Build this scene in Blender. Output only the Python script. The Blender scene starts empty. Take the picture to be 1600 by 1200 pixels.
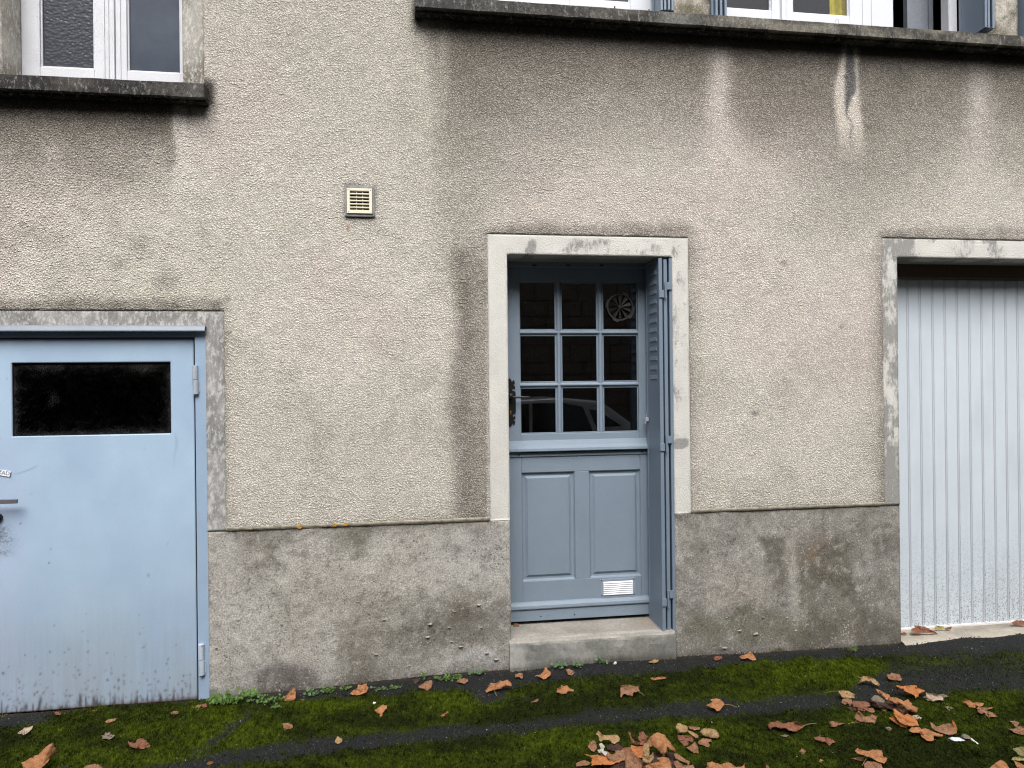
import bpy, bmesh, math, random
import numpy as np
from mathutils import Vector, Matrix, noise as mnoise
from mathutils.geometry import delaunay_2d_cdt
random.seed(7)
rng = np.random.default_rng(7)
sc = bpy.context.scene
COL = sc.collection

# ------------------------------------------------------------------ camera, sky, sun, exposure
PSI, PIT, RHO, FPX = 0.1505046, 0.00054, 0.0110725, 1150.0
CAM = np.array([0.0, -4.1, 1.6])
Fv = np.array([math.sin(PSI)*math.cos(PIT), math.cos(PSI)*math.cos(PIT), math.sin(PIT)])
R0 = np.array([math.cos(PSI), -math.sin(PSI), 0.0]); U0 = np.cross(R0, Fv)
Rv = R0*math.cos(RHO) - U0*math.sin(RHO); Uv = U0*math.cos(RHO) + R0*math.sin(RHO)
cd = bpy.data.cameras.new('camera'); cam = bpy.data.objects.new('camera', cd); COL.objects.link(cam)
cd.sensor_width = 36.0; cd.lens = FPX/1600*36.0; cd.clip_start = 0.05; cd.clip_end = 400
M = Matrix(((Rv[0], Uv[0], -Fv[0], CAM[0]), (Rv[1], Uv[1], -Fv[1], CAM[1]), (Rv[2], Uv[2], -Fv[2], CAM[2]), (0, 0, 0, 1)))
cam.matrix_world = M
sc.camera = cam

world = bpy.data.worlds.new('World'); sc.world = world; world.use_nodes = True
nt = world.node_tree; nt.nodes.clear()
SUN_EL, SUN_AZ = math.radians(50), math.radians(186)
sky = nt.nodes.new('ShaderNodeTexSky'); sky.sky_type = 'NISHITA'; sky.sun_disc = False
sky.sun_elevation = SUN_EL; sky.sun_rotation = SUN_AZ
sky.air_density = 1.6; sky.dust_density = 6.0; sky.ozone_density = 1.0
hs = nt.nodes.new('ShaderNodeHueSaturation'); hs.inputs['Saturation'].default_value = 0.22
bgn = nt.nodes.new('ShaderNodeBackground'); bgn.inputs['Strength'].default_value = 0.085
wo = nt.nodes.new('ShaderNodeOutputWorld')
tn = nt.nodes.new('ShaderNodeVectorMath'); tn.operation = 'MULTIPLY'; tn.inputs[1].default_value = (1.0, 0.99, 1.05)   # white balance of an overcast sky
nt.links.new(sky.outputs[0], hs.inputs['Color']); nt.links.new(hs.outputs[0], tn.inputs[0]); nt.links.new(tn.outputs[0], bgn.inputs['Color'])
nt.links.new(bgn.outputs[0], wo.inputs['Surface'])
sl = bpy.data.lights.new('sun', 'SUN'); sl.energy = 1.5; sl.angle = math.radians(42); sl.color = (1.0, 0.978, 0.955)
so = bpy.data.objects.new('sun', sl); COL.objects.link(so)
sdir = Vector((math.sin(SUN_AZ)*math.cos(SUN_EL), math.cos(SUN_AZ)*math.cos(SUN_EL), math.sin(SUN_EL)))
so.rotation_euler = (-sdir).to_track_quat('-Z', 'Y').to_euler()
so.location = (0, -6, 9)
sc.view_settings.view_transform = 'Standard'; sc.view_settings.look = 'None'
sc.view_settings.gamma = 1.0; sc.view_settings.use_curve_mapping = False
sc.view_settings.exposure = 1.14
sc.render.engine = 'CYCLES'
sc.cycles.max_bounces = 8; sc.cycles.diffuse_bounces = 4; sc.cycles.transparent_max_bounces = 12
sc.cycles.use_denoising = True
sc.cycles.denoiser = 'OPENIMAGEDENOISE'; sc.cycles.denoising_input_passes = 'RGB_ALBEDO_NORMAL'; sc.cycles.denoising_prefilter = 'NONE'
sc.cycles.filter_width = 1.15
sc.cycles.sample_clamp_indirect = 6.0

# ------------------------------------------------------------------ measuring helpers
def ray(px, py):
    d = Fv + Rv*((px-800)/FPX) - Uv*((py-600)/FPX)
    return d
def W(px, py, Y=0.0):
    d = ray(px, py); t = (Y-CAM[1])/d[1]; p = CAM+d*t
    return float(p[0]), float(p[2])
def WX(px, py, Y=0.0): return W(px, py, Y)[0]
def WZ(px, py, Y=0.0): return W(px, py, Y)[1]
def PR(X, Y, Z):
    dx = X-CAM[0]; dy = Y-CAM[1]; dz = Z-CAM[2]
    q = dx*Fv[0]+dy*Fv[1]+dz*Fv[2]
    q = np.maximum(q, 1e-3)
    u = (dx*Rv[0]+dy*Rv[1]+dz*Rv[2])/q*FPX; v = -(dx*Uv[0]+dy*Uv[1]+dz*Uv[2])/q*FPX
    return 800+u, 600+v

def lin(r, g, b, k=1.0):
    return tuple((((c/255+0.055)/1.055)**2.4 if c > 10 else c/255/12.92)*k for c in (r, g, b))

# numpy value noise
def _h(ix, iy, s):
    n = (ix.astype(np.int64)*374761393 + iy.astype(np.int64)*668265263 + s*1442695041) & 0xffffffff
    n = ((n ^ (n >> 13))*1274126177) & 0xffffffff
    return ((n ^ (n >> 16)) & 0xffffff)/float(0xffffff)
def vn(x, y, s=0):
    ix = np.floor(x); iy = np.floor(y); fx = x-ix; fy = y-iy
    fx = fx*fx*(3-2*fx); fy = fy*fy*(3-2*fy)
    a = _h(ix, iy, s); b = _h(ix+1, iy, s); c = _h(ix, iy+1, s); d = _h(ix+1, iy+1, s)
    return (a*(1-fx)+b*fx)*(1-fy)+(c*(1-fx)+d*fx)*fy
def fbm(x, y, s=0, o=4):
    t = 0; a = 0.5; w = 0
    for i in range(o):
        t = t+a*vn(x*2**i, y*2**i, s+i*17); w += a; a *= 0.5
    return t/w
def sg(x): return 1/(1+np.exp(-np.clip(x, -30, 30)))
def box_m(px, py, x0, x1, y0, y1, sx, sy=None):
    sy = sx if sy is None else sy
    return sg((px-x0)/sx*4)*sg((x1-px)/sx*4)*sg((py-y0)/sy*4)*sg((y1-py)/sy*4)
def blob(px, py, cx, cy, rx, ry): return np.exp(-(((px-cx)/rx)**2+((py-cy)/ry)**2))

# ------------------------------------------------------------------ mesh helpers
class MB:
    def __init__(s): s.v = []; s.f = []
    def box(s, x0, x1, y0, y1, z0, z1):
        n = len(s.v)
        s.v += [(x0,y0,z0),(x1,y0,z0),(x1,y1,z0),(x0,y1,z0),(x0,y0,z1),(x1,y0,z1),(x1,y1,z1),(x0,y1,z1)]
        s.f += [tuple(n+i for i in q) for q in ((0,3,2,1),(4,5,6,7),(0,1,5,4),(1,2,6,5),(2,3,7,6),(3,0,4,7))]
        return s
    def prism_x(s, prof, x0, x1):      # profile (y,z) swept along x
        n = len(s.v); k = len(prof)
        s.v += [(x0, y, z) for y, z in prof]+[(x1, y, z) for y, z in prof]
        s.f += [(n+i, n+(i+1) % k, n+k+(i+1) % k, n+k+i) for i in range(k)]
        s.f += [tuple(n+i for i in range(k))[::-1], tuple(n+k+i for i in range(k))]
        return s
    def prism_z(s, prof, z0, z1):      # profile (x,y) swept along z
        n = len(s.v); k = len(prof)
        s.v += [(x, y, z0) for x, y in prof]+[(x, y, z1) for x, y in prof]
        s.f += [(n+i, n+(i+1) % k, n+k+(i+1) % k, n+k+i) for i in range(k)]
        s.f += [tuple(n+i for i in range(k))[::-1], tuple(n+k+i for i in range(k))]
        return s
    def prism_y(s, prof, y0, y1):      # profile (x,z) swept along y
        n = len(s.v); k = len(prof)
        s.v += [(x, y0, z) for x, z in prof]+[(x, y1, z) for x, z in prof]
        s.f += [(n+i, n+(i+1) % k, n+k+(i+1) % k, n+k+i) for i in range(k)]
        s.f += [tuple(n+i for i in range(k))[::-1], tuple(n+k+i for i in range(k))]
        return s
    def tube(s, pts, r, seg=10):
        pts = [Vector(p) for p in pts]; rs = r if isinstance(r, (list, tuple)) else [r]*len(pts)
        n = len(s.v)
        for i, p in enumerate(pts):
            t = (pts[min(i+1, len(pts)-1)]-pts[max(i-1, 0)]).normalized()
            a = t.cross(Vector((0, 0, 1)))
            if a.length < 0.05: a = t.cross(Vector((1, 0, 0)))
            a.normalize(); b = t.cross(a)
            for k in range(seg):
                an = 2*math.pi*k/seg
                s.v.append(tuple(p+(a*math.cos(an)+b*math.sin(an))*rs[i]))
        for i in range(len(pts)-1):
            for k in range(seg):
                s.f.append((n+i*seg+k, n+i*seg+(k+1) % seg, n+(i+1)*seg+(k+1) % seg, n+(i+1)*seg+k))
        s.f.append(tuple(n+k for k in range(seg))[::-1])
        s.f.append(tuple(n+(len(pts)-1)*seg+k for k in range(seg)))
        return s
    def build(s, name, m, parent=None, bevel=0.0, smooth=False, loc=None, seg=1):
        me = bpy.data.meshes.new(name); me.from_pydata(s.v, [], s.f)
        bm = bmesh.new(); bm.from_mesh(me); bmesh.ops.recalc_face_normals(bm, faces=bm.faces); bm.to_mesh(me); bm.free()
        if m: me.materials.append(m)
        o = bpy.data.objects.new(name, me); COL.objects.link(o)
        if parent: o.parent = parent
        if loc: o.location = loc
        if bevel:
            b = o.modifiers.new('bevel', 'BEVEL'); b.width = bevel; b.segments = seg; b.limit_method = 'ANGLE'; b.angle_limit = math.radians(40)
        if smooth: me.polygons.foreach_set('use_smooth', [True]*len(me.polygons))
        return o

def tag(o, label=None, cat=None, group=None, kind=None):
    if label: o['label'] = label
    if cat: o['category'] = cat
    if group: o['group'] = group
    if kind: o['kind'] = kind
    return o
def empty(name, loc=(0,0,0), parent=None):
    o = bpy.data.objects.new(name, None); o.empty_display_size = 0.1; COL.objects.link(o); o.location = loc
    if parent: o.parent = parent
    return o

def lines(breaks, step):
    b = sorted(set(round(x, 5) for x in breaks)); out = []
    for a, c in zip(b[:-1], b[1:]):
        n = max(1, int(round((c-a)/step))); out += list(np.linspace(a, c, n+1)[:-1])
    return np.array(out+[b[-1]])

def slab(name, parent, m, xb, zb, keep, yf, depth, step, colf, zstep=None, wob=0.0, relief=None, backcol=None):
    """Vertical sheet with real thickness: fine grid front, skirts along every edge; colour per vertex."""
    xs = lines(xb, step); zs = lines(zb, zstep or step)
    nx, nz = len(xs), len(zs)
    xc = (xs[:-1]+xs[1:])/2; zc = (zs[:-1]+zs[1:])/2
    K = keep(*np.meshgrid(xc, zc))                     # (nz-1, nx-1)
    Xg, Zg = np.meshgrid(xs, zs)
    idx = np.arange(nx*nz).reshape(nz, nx)
    a = idx[:-1, :-1][K]; b = idx[:-1, 1:][K]; c = idx[1:, 1:][K]; d = idx[1:, :-1][K]
    quads = np.stack([a, b, c, d], 1)
    Kp = np.pad(K, 1)
    sk = []
    L = K & ~Kp[1:-1, :-2]; sk.append(np.stack([idx[:-1, :-1][L], idx[1:, :-1][L]], 1))
    L = K & ~Kp[1:-1, 2:]; sk.append(np.stack([idx[1:, 1:][L], idx[:-1, 1:][L]], 1))
    L = K & ~Kp[:-2, 1:-1]; sk.append(np.stack([idx[:-1, 1:][L], idx[:-1, :-1][L]], 1))
    L = K & ~Kp[2:, 1:-1]; sk.append(np.stack([idx[1:, :-1][L], idx[1:, 1:][L]], 1))
    E = np.concatenate(sk)
    used = np.unique(quads); back = np.unique(E)
    fm = -np.ones(nx*nz, int); fm[used] = np.arange(len(used))
    bmap = -np.ones(nx*nz, int); bmap[back] = len(used)+np.arange(len(back))
    Xf, Zf = Xg.ravel()[used], Zg.ravel()[used]
    yv = np.full(len(used), yf)
    if relief is not None:
        inner = ~np.isin(used, back)
        yv = yv - np.where(inner, relief(Xf, Zf), 0)
    V = np.concatenate([np.stack([Xf, yv, Zf], 1),
                        np.stack([Xg.ravel()[back], np.full(len(back), yf+depth), Zg.ravel()[back]], 1)])
    Fq = np.concatenate([fm[quads], np.stack([fm[E[:, 0]], fm[E[:, 1]], bmap[E[:, 1]], bmap[E[:, 0]]], 1)])
    me = bpy.data.meshes.new(name)
    me.vertices.add(len(V)); me.vertices.foreach_set('co', V.ravel())
    me.loops.add(len(Fq)*4); me.loops.foreach_set('vertex_index', Fq.ravel().astype(np.int32))
    me.polygons.add(len(Fq)); me.polygons.foreach_set('loop_start', np.arange(0, len(Fq)*4, 4, dtype=np.int32))
    me.polygons.foreach_set('loop_total', np.full(len(Fq), 4, dtype=np.int32))
    me.update(calc_edges=True); me.validate()
    px, py = PR(V[:, 0], np.full(len(V), yf), V[:, 2])
    rgb = colf(px, py, V[:, 0], V[:, 2])
    if backcol is not None: rgb[len(used):] = backcol
    ca = me.color_attributes.new('Col', 'FLOAT_COLOR', 'POINT')
    ca.data.foreach_set('color', np.concatenate([np.clip(rgb, 0, 1), np.ones((len(V), 1))], 1).ravel())
    me.materials.append(m)
    o = bpy.data.objects.new(name, me); COL.objects.link(o)
    if parent: o.parent = parent
    return o

def mix3(a, b, t):
    return a*(1-t[:, None])+np.asarray(b)[None, :]*t[:, None]
def base(n, c): return np.repeat(np.asarray(c, float)[None, :], n, 0)

# ------------------------------------------------------------------ materials
def newmat(name):
    m = bpy.data.materials.new(name); m.use_nodes = True
    n = m.node_tree.nodes; l = m.node_tree.links
    b = n['Principled BSDF']
    return m, n, l, b
def nn(n, t, **k):
    x = n.new(t)
    for a, v in k.items():
        if a in x.inputs: x.inputs[a].default_value = v
        else: setattr(x, a, v)
    return x
def noise(n, l, co, scale, detail=2, rough=0.5):
    t = nn(n, 'ShaderNodeTexNoise'); t.inputs['Scale'].default_value = scale
    t.inputs['Detail'].default_value = detail; t.inputs['Roughness'].default_value = rough
    l.new(co, t.inputs['Vector']); return t.outputs['Fac']
def ramp(n, l, fac, a, b, va=0.0, vb=1.0):
    r = nn(n, 'ShaderNodeMapRange'); r.inputs[1].default_value = a; r.inputs[2].default_value = b
    r.inputs[3].default_value = va; r.inputs[4].default_value = vb
    l.new(fac, r.inputs[0]); return r.outputs[0]
def math_(n, l, op, a, b):
    r = nn(n, 'ShaderNodeMath'); r.operation = op
    for i, x in enumerate((a, b)):
        if isinstance(x, (int, float)): r.inputs[i].default_value = x
        else: l.new(x, r.inputs[i])
    return r.outputs[0]
def mulcol(n, l, col, fac):
    r = nn(n, 'ShaderNodeVectorMath'); r.operation = 'SCALE'
    if isinstance(col, tuple): r.inputs[0].default_value = col[:3]
    else: l.new(col, r.inputs[0])
    l.new(fac, r.inputs['Scale']); return r.outputs[0]
def mixc(n, l, a, b, fac):
    r = nn(n, 'ShaderNodeMix'); r.data_type = 'RGBA'
    if isinstance(fac, (int, float)): r.inputs[0].default_value = fac
    else: l.new(fac, r.inputs[0])
    for i, x in ((6, a), (7, b)):
        if isinstance(x, tuple): r.inputs[i].default_value = (*x[:3], 1)
        else: l.new(x, r.inputs[i])
    return r.outputs[2]
def bump(n, l, b, h, dist, strength=1.0):
    r = nn(n, 'ShaderNodeBump'); r.inputs['Distance'].default_value = dist; r.inputs['Strength'].default_value = strength
    l.new(h, r.inputs['Height']); l.new(r.outputs[0], b.inputs['Normal']); return r

def mat_roughcast():
    m, n, l, b = newmat('roughcast_render')
    at = nn(n, 'ShaderNodeAttribute'); at.attribute_name = 'Col'
    co = nn(n, 'ShaderNodeTexCoord').outputs['Object']
    wob = nn(n, 'ShaderNodeTexNoise'); wob.inputs['Scale'].default_value = 110; wob.inputs['Detail'].default_value = 2; l.new(co, wob.inputs['Vector'])
    ws = nn(n, 'ShaderNodeVectorMath'); ws.operation = 'SCALE'; ws.inputs['Scale'].default_value = 0.0022; l.new(wob.outputs['Color'], ws.inputs[0])
    wa = nn(n, 'ShaderNodeVectorMath'); wa.operation = 'ADD'; l.new(co, wa.inputs[0]); l.new(ws.outputs[0], wa.inputs[1])
    vo = nn(n, 'ShaderNodeTexVoronoi'); vo.inputs['Scale'].default_value = 118; l.new(wa.outputs[0], vo.inputs['Vector'])
    vo2 = nn(n, 'ShaderNodeTexVoronoi'); vo2.inputs['Scale'].default_value = 240; l.new(wa.outputs[0], vo2.inputs['Vector'])
    g1 = noise(n, l, co, 45, 3, 0.65); g2 = noise(n, l, co, 420, 2, 0.6)
    wn = nn(n, 'ShaderNodeTexWhiteNoise'); l.new(vo.outputs['Position'], wn.inputs['Vector'])
    wn2 = nn(n, 'ShaderNodeTexWhiteNoise'); l.new(vo2.outputs['Position'], wn2.inputs['Vector'])
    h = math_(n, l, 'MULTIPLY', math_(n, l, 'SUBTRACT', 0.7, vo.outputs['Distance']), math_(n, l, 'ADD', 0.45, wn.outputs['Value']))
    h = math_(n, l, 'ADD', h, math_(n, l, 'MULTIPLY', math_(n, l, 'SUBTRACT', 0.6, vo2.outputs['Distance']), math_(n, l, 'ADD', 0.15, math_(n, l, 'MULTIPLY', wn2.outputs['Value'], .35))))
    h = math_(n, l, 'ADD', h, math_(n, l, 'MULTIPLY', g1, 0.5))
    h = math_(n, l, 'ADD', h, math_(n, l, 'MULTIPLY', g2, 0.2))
    dirt = ramp(n, l, h, 0.44, 0.92, 0.68, 1.14)  # dirt plus shade of the grain hollows, both painted into the colour
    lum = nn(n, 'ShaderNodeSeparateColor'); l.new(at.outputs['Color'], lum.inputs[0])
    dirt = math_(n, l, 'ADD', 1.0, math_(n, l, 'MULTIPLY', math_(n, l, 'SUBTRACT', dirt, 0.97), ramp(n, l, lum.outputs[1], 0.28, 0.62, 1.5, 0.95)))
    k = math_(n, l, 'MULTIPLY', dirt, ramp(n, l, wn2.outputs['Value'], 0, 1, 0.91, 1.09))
    big = noise(n, l, co, 14, 4, 0.65)
    k = math_(n, l, 'MULTIPLY', k, ramp(n, l, big, 0.3, 0.7, 0.94, 1.06))
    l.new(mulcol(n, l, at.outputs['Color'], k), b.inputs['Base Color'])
    b.inputs['Roughness'].default_value = 0.95; b.inputs['Specular IOR Level'].default_value = 0.15
    bump(n, l, b, h, 0.0064, 1.0)
    return m
def mat_cement(name, scale=60, amp=0.28, bd=0.004, speck=0.0, cspeck=(0.6,0.6,0.58), grit=False):
    m, n, l, b = newmat(name)
    at = nn(n, 'ShaderNodeAttribute'); at.attribute_name = 'Col'
    co = nn(n, 'ShaderNodeTexCoord').outputs['Object']
    g1 = noise(n, l, co, scale, 5, 0.7); g2 = noise(n, l, co, scale*4.5, 3, 0.7); g3 = noise(n, l, co, 7, 6, 0.65)
    k = math_(n, l, 'MULTIPLY', ramp(n, l, g1, 0.3, 0.7, 1-amp, 1+amp*0.9), ramp(n, l, g2, 0.3, 0.7, 1-amp*0.9, 1+amp))
    k = math_(n, l, 'MULTIPLY', k, ramp(n, l, g3, 0.25, 0.75, 0.82, 1.18))
    c = mulcol(n, l, at.outputs['Color'], k)
    if grit:      # sand grains, pale and dark, about 6 mm apart
        vg = nn(n, 'ShaderNodeTexVoronoi'); vg.inputs['Scale'].default_value = 150; l.new(co, vg.inputs['Vector'])
        wg = nn(n, 'ShaderNodeTexWhiteNoise'); l.new(vg.outputs['Position'], wg.inputs['Vector'])
        c = mulcol(n, l, c, ramp(n, l, wg.outputs['Value'], 0, 1, 0.84, 1.20))
        c = mixc(n, l, c, lin(205, 202, 194), math_(n, l, 'MULTIPLY', ramp(n, l, wg.outputs['Value'], .94, .95, 0, .6), ramp(n, l, g3, .45, .6)))
        c = mixc(n, l, c, lin(70, 66, 58), math_(n, l, 'MULTIPLY', ramp(n, l, wg.outputs['Value'], .06, .05, 0, .6), ramp(n, l, g3, .55, .4)))
    if speck:
        mp = nn(n, 'ShaderNodeMapping'); mp.inputs['Scale'].default_value = (1, 1, 0.45); l.new(co, mp.inputs[0])
        s = noise(n, l, mp.outputs[0], 48, 7, 0.85)
        c = mixc(n, l, c, cspeck, ramp(n, l, s, 0.56-speck*0.1, 0.64-speck*0.1, 0, 0.8))
    l.new(c, b.inputs['Base Color'])
    b.inputs['Roughness'].default_value = 0.9; b.inputs['Specular IOR Level'].default_value = 0.2
    h = math_(n, l, 'ADD', math_(n, l, 'MULTIPLY', g1, 0.6), math_(n, l, 'MULTIPLY', g2, 0.4))
    h = math_(n, l, 'ADD', h, math_(n, l, 'MULTIPLY', g3, 1.5))
    bump(n, l, b, h, bd)
    return m
def mat_surround():          # cream masonry paint over grey cement, worn where the attribute's alpha-less 'Wear' is high
    m, n, l, b = newmat('cream_masonry_paint')
    at = nn(n, 'ShaderNodeAttribute'); at.attribute_name = 'Col'
    sep = nn(n, 'ShaderNodeSeparateColor'); l.new(at.outputs['Color'], sep.inputs[0])
    co = nn(n, 'ShaderNodeTexCoord').outputs['Object']
    mp = nn(n, 'ShaderNodeMapping'); mp.inputs['Scale'].default_value = (1, 1, 0.38); l.new(co, mp.inputs[0])
    s = noise(n, l, mp.outputs[0], 52, 9, 0.86)
    wear = math_(n, l, 'ADD', s, math_(n, l, 'MULTIPLY', math_(n, l, 'SUBTRACT', sep.outputs[0], 0.5), 0.5))
    w = ramp(n, l, wear, 0.455, 0.57)
    g = noise(n, l, co, 160, 3, 0.6); g3 = noise(n, l, co, 9, 5, 0.6)
    cream = mulcol(n, l, lin(204, 203, 195), ramp(n, l, g3, 0.25, 0.75, 0.9, 1.06))
    grey = mulcol(n, l, lin(146, 145, 140), ramp(n, l, g, 0.25, 0.75, 0.85, 1.15))
    c = mixc(n, l, cream, grey, w)
    dirt = ramp(n, l, noise(n, l, co, 230, 2, 0.5), 0.28, 0.40, 0.8, 1.0)
    l.new(mulcol(n, l, c, dirt), b.inputs['Base Color'])
    b.inputs['Roughness'].default_value = 0.85; b.inputs['Specular IOR Level'].default_value = 0.25
    bump(n, l, b, math_(n, l, 'SUBTRACT', g, math_(n, l, 'MULTIPLY', w, 0.25)), 0.005)
    return m
def mat_paint(name, col, rough=0.45, var=0.06, bd=0.0006, grime=None, scale=5, spec=0.4, att=False):
    m, n, l, b = newmat(name)
    co = nn(n, 'ShaderNodeTexCoord').outputs['Object']
    g = noise(n, l, co, scale, 5, 0.6); f = noise(n, l, co, 180, 3, 0.6)
    k = math_(n, l, 'MULTIPLY', ramp(n, l, g, 0.3, 0.7, 1-var, 1+var), ramp(n, l, f, 0.3, 0.7, 0.97, 1.03))
    if att:
        at = nn(n, 'ShaderNodeAttribute'); at.attribute_name = 'Col'; src = at.outputs['Color']
    else: src = col
    c = mulcol(n, l, src, k)
    if grime:
        s = noise(n, l, co, 55, 6, 0.8)
        c = mixc(n, l, c, grime[1], ramp(n, l, s, grime[0], grime[0]+0.05, 0, 0.8))
    l.new(c, b.inputs['Base Color'])
    b.inputs['Roughness'].default_value = rough; b.inputs['Specular IOR Level'].default_value = spec
    bump(n, l, b, math_(n, l, 'ADD', f, math_(n, l, 'MULTIPLY', g, 2.0)), bd)
    return m
def mat_glass(name, tint=(0.5, 0.52, 0.52), rough=0.02, pattern=False, refl=1.45, dirty=0.0, haze=None):
    m, n, l, b = newmat(name); n.remove(b)
    out = n['Material Output']
    tr = nn(n, 'ShaderNodeBsdfTransparent'); tr.inputs[0].default_value = (*tint, 1)
    gl = nn(n, 'ShaderNodeBsdfGlossy'); gl.inputs['Roughness'].default_value = rough
    fr = nn(n, 'ShaderNodeFresnel'); fr.inputs['IOR'].default_value = refl
    geo = nn(n, 'ShaderNodeNewGeometry')
    mx = nn(n, 'ShaderNodeMixShader'); l.new(math_(n, l, 'MULTIPLY', fr.outputs[0], math_(n, l, 'SUBTRACT', 1.0, geo.outputs['Backfacing'])), mx.inputs[0]); l.new(tr.outputs[0], mx.inputs[1]); l.new(gl.outputs[0], mx.inputs[2])
    co = nn(n, 'ShaderNodeTexCoord').outputs['Object']
    last = mx.outputs[0]
    if pattern:
        vo = nn(n, 'ShaderNodeTexVoronoi'); vo.inputs['Scale'].default_value = 60; vo.feature = 'SMOOTH_F1'
        mp = nn(n, 'ShaderNodeMapping'); mp.inputs['Scale'].default_value = (0.8, 1, 1.3); l.new(co, mp.inputs[0]); l.new(mp.outputs[0], vo.inputs['Vector'])
        bp = nn(n, 'ShaderNodeBump'); bp.inputs['Distance'].default_value = 0.002; l.new(vo.outputs['Distance'], bp.inputs['Height'])
        l.new(bp.outputs[0], gl.inputs['Normal'])
        df = nn(n, 'ShaderNodeBsdfDiffuse'); df.inputs[0].default_value = (0.07, 0.075, 0.085, 1); l.new(bp.outputs[0], df.inputs['Normal'])
        m2 = nn(n, 'ShaderNodeMixShader'); m2.inputs[0].default_value = 0.72; l.new(last, m2.inputs[1]); l.new(df.outputs[0], m2.inputs[2]); last = m2.outputs[0]
    if haze:  # pale haze painted over the glass to lighten it
        df = nn(n, 'ShaderNodeBsdfDiffuse'); l.new(mulcol(n, l, haze, ramp(n, l, noise(n, l, co, 4, 4, .6), .3, .7, .8, 1.2)), df.inputs[0])
        m2 = nn(n, 'ShaderNodeMixShader'); m2.inputs[0].default_value = 0.8; l.new(last, m2.inputs[1]); l.new(df.outputs[0], m2.inputs[2]); last = m2.outputs[0]
    if dirty:
        at = nn(n, 'ShaderNodeAttribute'); at.attribute_name = 'Col'
        sep = nn(n, 'ShaderNodeSeparateColor'); l.new(at.outputs['Color'], sep.inputs[0])
        s = noise(n, l, co, 320, 4, 0.8); s2 = noise(n, l, co, 22, 5, 0.7)
        f = math_(n, l, 'ADD', math_(n, l, 'ADD', math_(n, l, 'MULTIPLY', s, 0.8), math_(n, l, 'MULTIPLY', s2, 0.2)), math_(n, l, 'MULTIPLY', sep.outputs[0], 0.13))
        df = nn(n, 'ShaderNodeBsdfDiffuse'); df.inputs[0].default_value = (0.22, 0.21, 0.20, 1)
        m2 = nn(n, 'ShaderNodeMixShader'); l.new(ramp(n, l, f, 0.585, 0.74, 0, 0.42), m2.inputs[0]); l.new(last, m2.inputs[1]); l.new(df.outputs[0], m2.inputs[2]); last = m2.outputs[0]
    l.new(last, out.inputs['Surface'])
    return m
def mat_plain(name, col, rough=0.6, metal=0.0, spec=0.4, var=0.1):
    m, n, l, b = newmat(name)
    co = nn(n, 'ShaderNodeTexCoord').outputs['Object']
    g = noise(n, l, co, 40, 4, 0.6)
    l.new(mulcol(n, l, col, ramp(n, l, g, 0.3, 0.7, 1-var, 1+var)), b.inputs['Base Color'])
    b.inputs['Roughness'].default_value = rough; b.inputs['Metallic'].default_value = metal; b.inputs['Specular IOR Level'].default_value = spec
    return m

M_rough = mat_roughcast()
M_plinth = mat_cement('cement_plinth', 120, 0.34, 0.009, grit=True)
M_grey = mat_cement('grey_cement_surround', 45, 0.12, 0.003, speck=0.6, cspeck=(0.52, 0.52, 0.5))
M_cream = mat_surround()
M_sill = mat_cement('weathered_sill_concrete', 42, 0.42, 0.006, speck=0.25, cspeck=(0.27, 0.265, 0.24))
M_step = mat_cement('step_concrete', 50, 0.2, 0.004)
M_steel = mat_paint('pale_blue_steel_paint', None, 0.42, 0.03, 0.0004, att=True)
M_steelf = mat_paint('pale_blue_frame_paint', lin(145, 166, 187), 0.42, 0.05)
M_rust = mat_paint('rusty_edge', lin(70, 45, 38), 0.8, 0.3)
DB = lin(120, 134, 146)
M_door = mat_paint('blue_grey_wood_paint', DB, 0.5, 0.04, 0.0012)
M_shut = mat_paint('blue_grey_shutter_paint', lin(112, 126, 140), 0.42, 0.05)
M_white = mat_paint('white_window_paint', lin(206, 210, 214), 0.45, 0.03)
M_oldwhite = mat_paint('old_white_window_paint', lin(198, 200, 203), 0.55, 0.05, 0.002, grime=(0.66, lin(150, 145, 138)))
M_garage = mat_paint('white_garage_paint', None, 0.4, 0.03, att=True)
M_black = mat_plain('black_iron', (0.012, 0.012, 0.013), 0.45, 0.3)
M_dark = mat_plain('dark_room', (0.02, 0.02, 0.022), 0.9)
M_darkwood = mat_plain('dark_timber_beam', lin(98, 84, 72), 0.8)
M_brass = mat_plain('brass', lin(150, 115, 70), 0.45, 0.7)
M_room = mat_plain('grey_room_wall', lin(120, 124, 126), 0.9)
M_ivory = mat_plain('ivory_plastic', lin(218, 212, 188), 0.5, var=0.03)
M_alu = mat_plain('white_vent_slats', lin(235, 238, 240), 0.4, var=0.03)
M_ventf = mat_plain('grey_vent_plate', lin(130, 140, 152), 0.5, var=0.05)
M_fan = mat_plain('smoky_plastic', lin(50, 49, 46), 0.5)
M_zinc = mat_plain('grey_zinc', lin(165, 172, 180), 0.45, 0.1)
M_handle = mat_plain('dull_grey_metal', lin(112, 110, 112), 0.45, 0.4)
M_glass = mat_glass('dark_door_glass', (0.35, 0.35, 0.36), 0.012, refl=2.1)
M_glassU = mat_glass('upstairs_glass', (0.85, 0.87, 0.9), 0.03, refl=1.75)
M_glassP = mat_glass('hammered_glass', (0.5, 0.52, 0.55), 0.12, pattern=True, refl=1.8)
M_glassS = mat_glass('hazed_window_glass', (0.5, 0.52, 0.55), 0.12, haze=(0.085, 0.10, 0.125), refl=1.6)  # plain glass; its blue-grey haze is painted into the colour
M_glassB = mat_glass('black_dirty_glass', (0.05, 0.05, 0.06), 0.05, dirty=1.0, refl=1.12)
M_curt = mat_plain('mustard_velvet', lin(205, 185, 20), 0.9, var=0.2)
M_paper = mat_plain('white_paper', lin(225, 228, 230), 0.8, var=0.05)
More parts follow.
